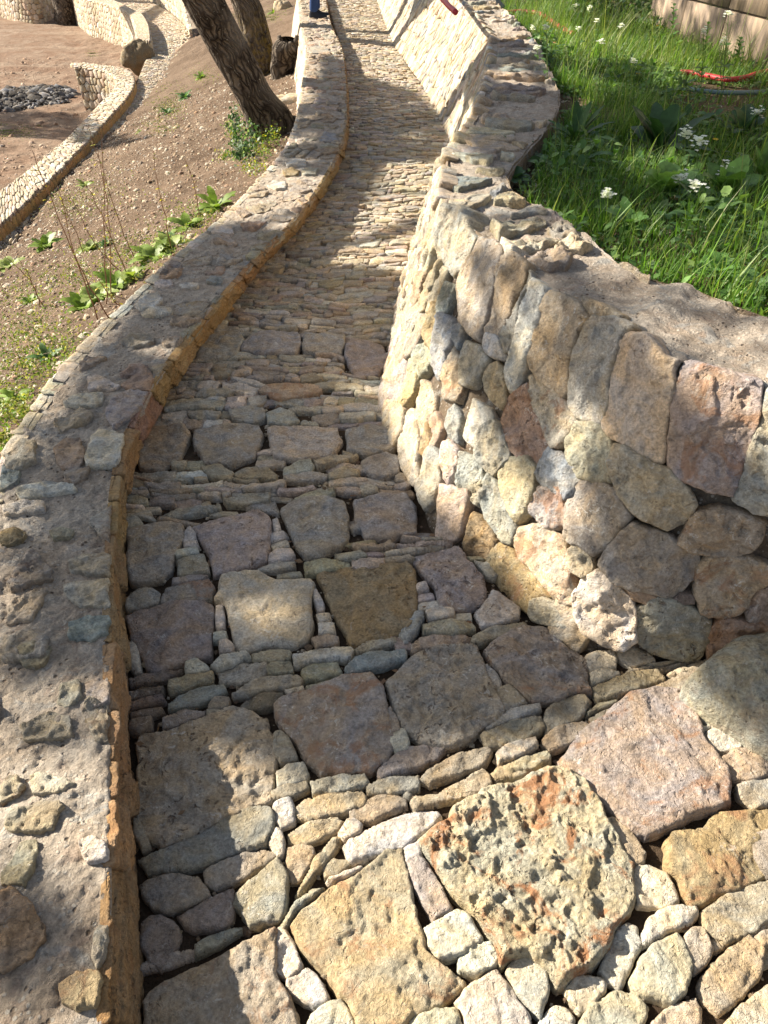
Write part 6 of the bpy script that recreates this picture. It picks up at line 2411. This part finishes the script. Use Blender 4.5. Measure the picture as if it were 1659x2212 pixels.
def person():
    f = on([(684, 38)], .165)[0]
    root = empty('person', f, 'person standing on the low wall in blue jeans and dark shoes', 'person')
    A = lambda x, y, z: f + np.array([x, y, z])
    # faces +x; one foot slightly ahead of the other
    body = [A(0, 0, .93), A(0, 0, 1.12), A(.0, 0, 1.32), A(-.01, 0, 1.44), A(0, 0, 1.52), A(.02, 0, 1.60), A(.02, 0, 1.68),
            A(0, .1, .88), A(.02, .09, .5), A(-.0, .08, .1), A(0, -.1, .88), A(.0, -.08, .5), A(-.03, -.06, .1),
            A(0, .2, 1.4), A(.02, .25, 1.12), A(.12, .24, .9), A(0, -.2, 1.4), A(.02, -.25, 1.12), A(.12, -.24, .9),
            A(.16, .24, .84), A(.16, -.24, .84)]
    ed = [(0, 1), (1, 2), (2, 3), (3, 4), (4, 5), (5, 6), (0, 7), (7, 8), (8, 9), (0, 10), (10, 11), (11, 12), (3, 13), (13, 14), (14, 15), (3, 16), (16, 17), (17, 18), (15, 19), (18, 20)]
    ra = [(.14, .1), (.13, .1), (.15, .11), (.09, .08), .055, .085, .07, .085, .06, .045, .085, .06, .045, .06, .045, .032, .06, .045, .032, .03, .03]
    skin_body('body', body, ed, ra, PLAIN, root, (.42, .26, .19))
    jp = [A(0, 0, .97), A(0, 0, .9), A(0, .085, .82), A(.02, .085, .48), A(0, .075, .24), A(-.01, .07, .09), A(0, -.085, .82), A(0, -.08, .48), A(-.03, -.06, .24), A(-.04, -.055, .09)]
    skin_body('jeans', jp, [(0, 1), (1, 2), (2, 3), (3, 4), (4, 5), (1, 6), (6, 7), (7, 8), (8, 9)], [.16, .15, .105, .08, .07, .078, .105, .08, .07, .078], CLOTH, root, (.035, .065, .16))
    tp = [A(0, 0, .95), A(0, 0, 1.15), A(0, 0, 1.38), A(0, 0, 1.46), A(0, .2, 1.4), A(.02, .26, 1.12), A(.11, .25, .92), A(0, -.2, 1.4), A(.02, -.26, 1.12), A(.11, -.25, .92)]
    skin_body('jacket', tp, [(0, 1), (1, 2), (2, 3), (2, 4), (4, 5), (5, 6), (2, 7), (7, 8), (8, 9)], [.17, .16, .165, .08, .08, .062, .05, .08, .062, .05], CLOTH, root, (.06, .065, .08))
    hp = [A(.0, 0, 1.66), A(-.02, 0, 1.72), A(-.06, 0, 1.62)]
    skin_body('hair', hp, [(0, 1), (1, 2)], [.09, .07, .06], CLOTH, root, (.04, .025, .015))
    for sy, sx in ((.07, -.01), (-.055, -.04)):
        sh = Acc()
        n = 22
        v = np.linspace(0, 1, n)
        prof = np.stack([sx - .08 + v * .30, np.full(n, sy), .035 + .075 * np.exp(-((v - .22) / .26) ** 2)], 1)
        wv = .045 * np.sqrt(np.clip(1 - (2 * v - 1) ** 6, 0, 1)) * (.85 + .2 * np.sin(v * 3.1))
        ang = np.linspace(0, np.pi, 11)
        V = []
        for i in range(n):
            for a_ in ang:
                V.append(f + np.array([prof[i, 0], prof[i, 1] + wv[i] * math.cos(a_), .022 + (prof[i, 2] - .0) * math.sin(a_) * min(1, wv[i] / .03 + .2)]))
        sh.add(np.array(V), grid_quads(n, 11), None, (.035, .04, .05))
        so = sh.obj('shoe', CLOTH, root)
        sl = Acc()
        V = []
        for i in range(n):
            for y_, z_ in ((1, .0), (1.06, .012), (1.0, .026), (-1.0, .026), (-1.06, .012), (-1, 0)):
                V.append(f + np.array([prof[i, 0], prof[i, 1] + wv[i] * y_ * 1.06, z_]))
        V = np.array(V)
        i_, j_ = np.meshgrid(np.arange(n - 1), np.arange(6), indexing='ij')
        i_, j_ = i_.ravel(), j_.ravel()
        sl.add(V, np.stack([i_ * 6 + j_, i_ * 6 + (j_ + 1) % 6, (i_ + 1) * 6 + (j_ + 1) % 6, (i_ + 1) * 6 + j_], 1), None, (.6, .58, .54))
        so2 = sl.obj('sole', PLAIN, so)
        so2.matrix_parent_inverse = root.matrix_basis.inverted()
    return root


person()


# dark leafy bank left of the fence
rs = np.random.RandomState(77)
n_ = 9000
yb_ = rs.uniform(7.8, 13, n_)
xb_ = 1.9 + rs.uniform(0, 1, n_) * 1.6 + .1 * (yb_ - 8)
hb_ = np.clip((yb_ - 8.2) / 2.5, 0, 1) * .55 * rs.uniform(.2, 1, n_) * (1 + .6 * fbm(np.column_stack([xb_, yb_, 0 * xb_]) / .5, 2, 3))
B_ = np.column_stack([xb_, yb_, garden_H(xb_, yb_) - SLOPE * yb_ + np.maximum(hb_, 0)])
ax_ = rs.normal(size=(n_, 3))
ax_ /= np.linalg.norm(ax_, axis=1)[:, None]
bx_ = np.cross(ax_, rs.normal(size=(n_, 3)))
bx_ /= np.linalg.norm(bx_, axis=1)[:, None]
sz_ = rs.uniform(.015, .045, n_)[:, None]
k_ = (xb_ < FX0[0] + (yb_ - FX0[1]) * FX0[2] - .05) | (yb_ > 9.3)
V_ = np.stack([B_ - ax_ * sz_, B_ + bx_ * sz_ * .5, B_ + ax_ * sz_, B_ - bx_ * sz_ * .5], 1)[k_].reshape(-1, 3)
a = Acc()
a.add(V_, np.arange(len(V_)).reshape(-1, 4), None, np.repeat((np.array([(.06, .11, .035), (.1, .17, .05), (.14, .17, .06)])[rs.randint(3, size=n_)] * rs.uniform(.6, 1.3, (n_, 1)))[k_], 4, 0))
tag(a.obj('undergrowth', LEAF, None, False), 'dark leafy undergrowth left of the panel fence at the top of the photo', 'undergrowth', None, 'stuff')


# grit, soil crumbs and dead leaves caught in the joints of the path
def path_region(rs, n):
    s_ = rs.uniform(0, 1, n) ** 1.6 * 8
    P, _ = PATH.frame(np.column_stack([s_, rs.uniform(.01, .99, n) * PATH.W]))
    P[:, 2] -= .017
    return P


scatter_rocks(7000, path_region, (.0025, .008), [(.3, .25, .18), (.2, .15, .1), (.42, .37, .28), (.14, .1, .07)], 91, 'joint_grit', 'grit and crumbs lying in the joints of the path', 'grit')
rs = np.random.RandomState(92)
P_ = path_region(rs, 700)
P_[:, 2] += rs.uniform(.0, .012, 700)
ax_ = rs.normal(size=(700, 3)) * np.array([1, 1, .3])
ax_ /= np.linalg.norm(ax_, axis=1)[:, None]
bx_ = np.cross(ax_, np.array([0, 0, 1.]) + rs.normal(size=(700, 3)) * .3)
sz_ = rs.uniform(.005, .016, 700)[:, None]
a = Acc()
a.add(np.stack([P_ - ax_ * sz_, P_ + bx_ * sz_ * .45, P_ + ax_ * sz_, P_ - bx_ * sz_ * .45], 1).reshape(-1, 3), np.arange(2800).reshape(-1, 4), None,
      np.repeat(np.array([(.24, .14, .08), (.32, .2, .12), (.14, .09, .05)])[rs.randint(3, size=700)], 4, 0))
tag(a.obj('dead_leaves', LEAF, None, False), 'small dry brown leaves in the joints of the path', 'dead leaves', None, 'stuff')


def broad_weeds(n, seed):
    rs = np.random.RandomState(seed)
    y = rs.uniform(1.3, 10.5, n)
    x = edge_x(y) + .06 + rs.uniform(0, 1, n) * 2.4
    cl = fbm(np.column_stack([x, y, 0 * x]) / .45, 3, 95)
    fx = FX0[0] + (y - FX0[1]) * FX0[2]
    k = (cl > .08) & (x < fx - .1)
    x, y, cl = x[k], y[k], cl[k]
    a = Acc()
    base = np.column_stack([x, y, garden_H(x, y) - SLOPE * y + rs.uniform(0, .12, len(x)) * (cl + .4)])
    tints = [(.07, .15, .035), (.11, .21, .05), (.05, .11, .035), (.16, .25, .07)]
    for p in base:
        an = rs.uniform(0, 6.28)
        e = rs.uniform(.1, 1.2)
        leaf_geo(a, p, np.array([math.cos(an) * math.cos(e), math.sin(an) * math.cos(e), math.sin(e)]), rs.uniform(.03, .095), rs.uniform(.007, .02), rs.uniform(.2, .6),
                 np.array(tints[rs.randint(4)]) * rs.uniform(.8, 1.25), rs, lob=rs.choice([0, .3]), nseg=5)
    tag(a.obj('broad_weeds', LEAF), 'mixed broad-leaved weeds growing among the grass', 'weeds', None, 'stuff')


broad_weeds(15000, 93)
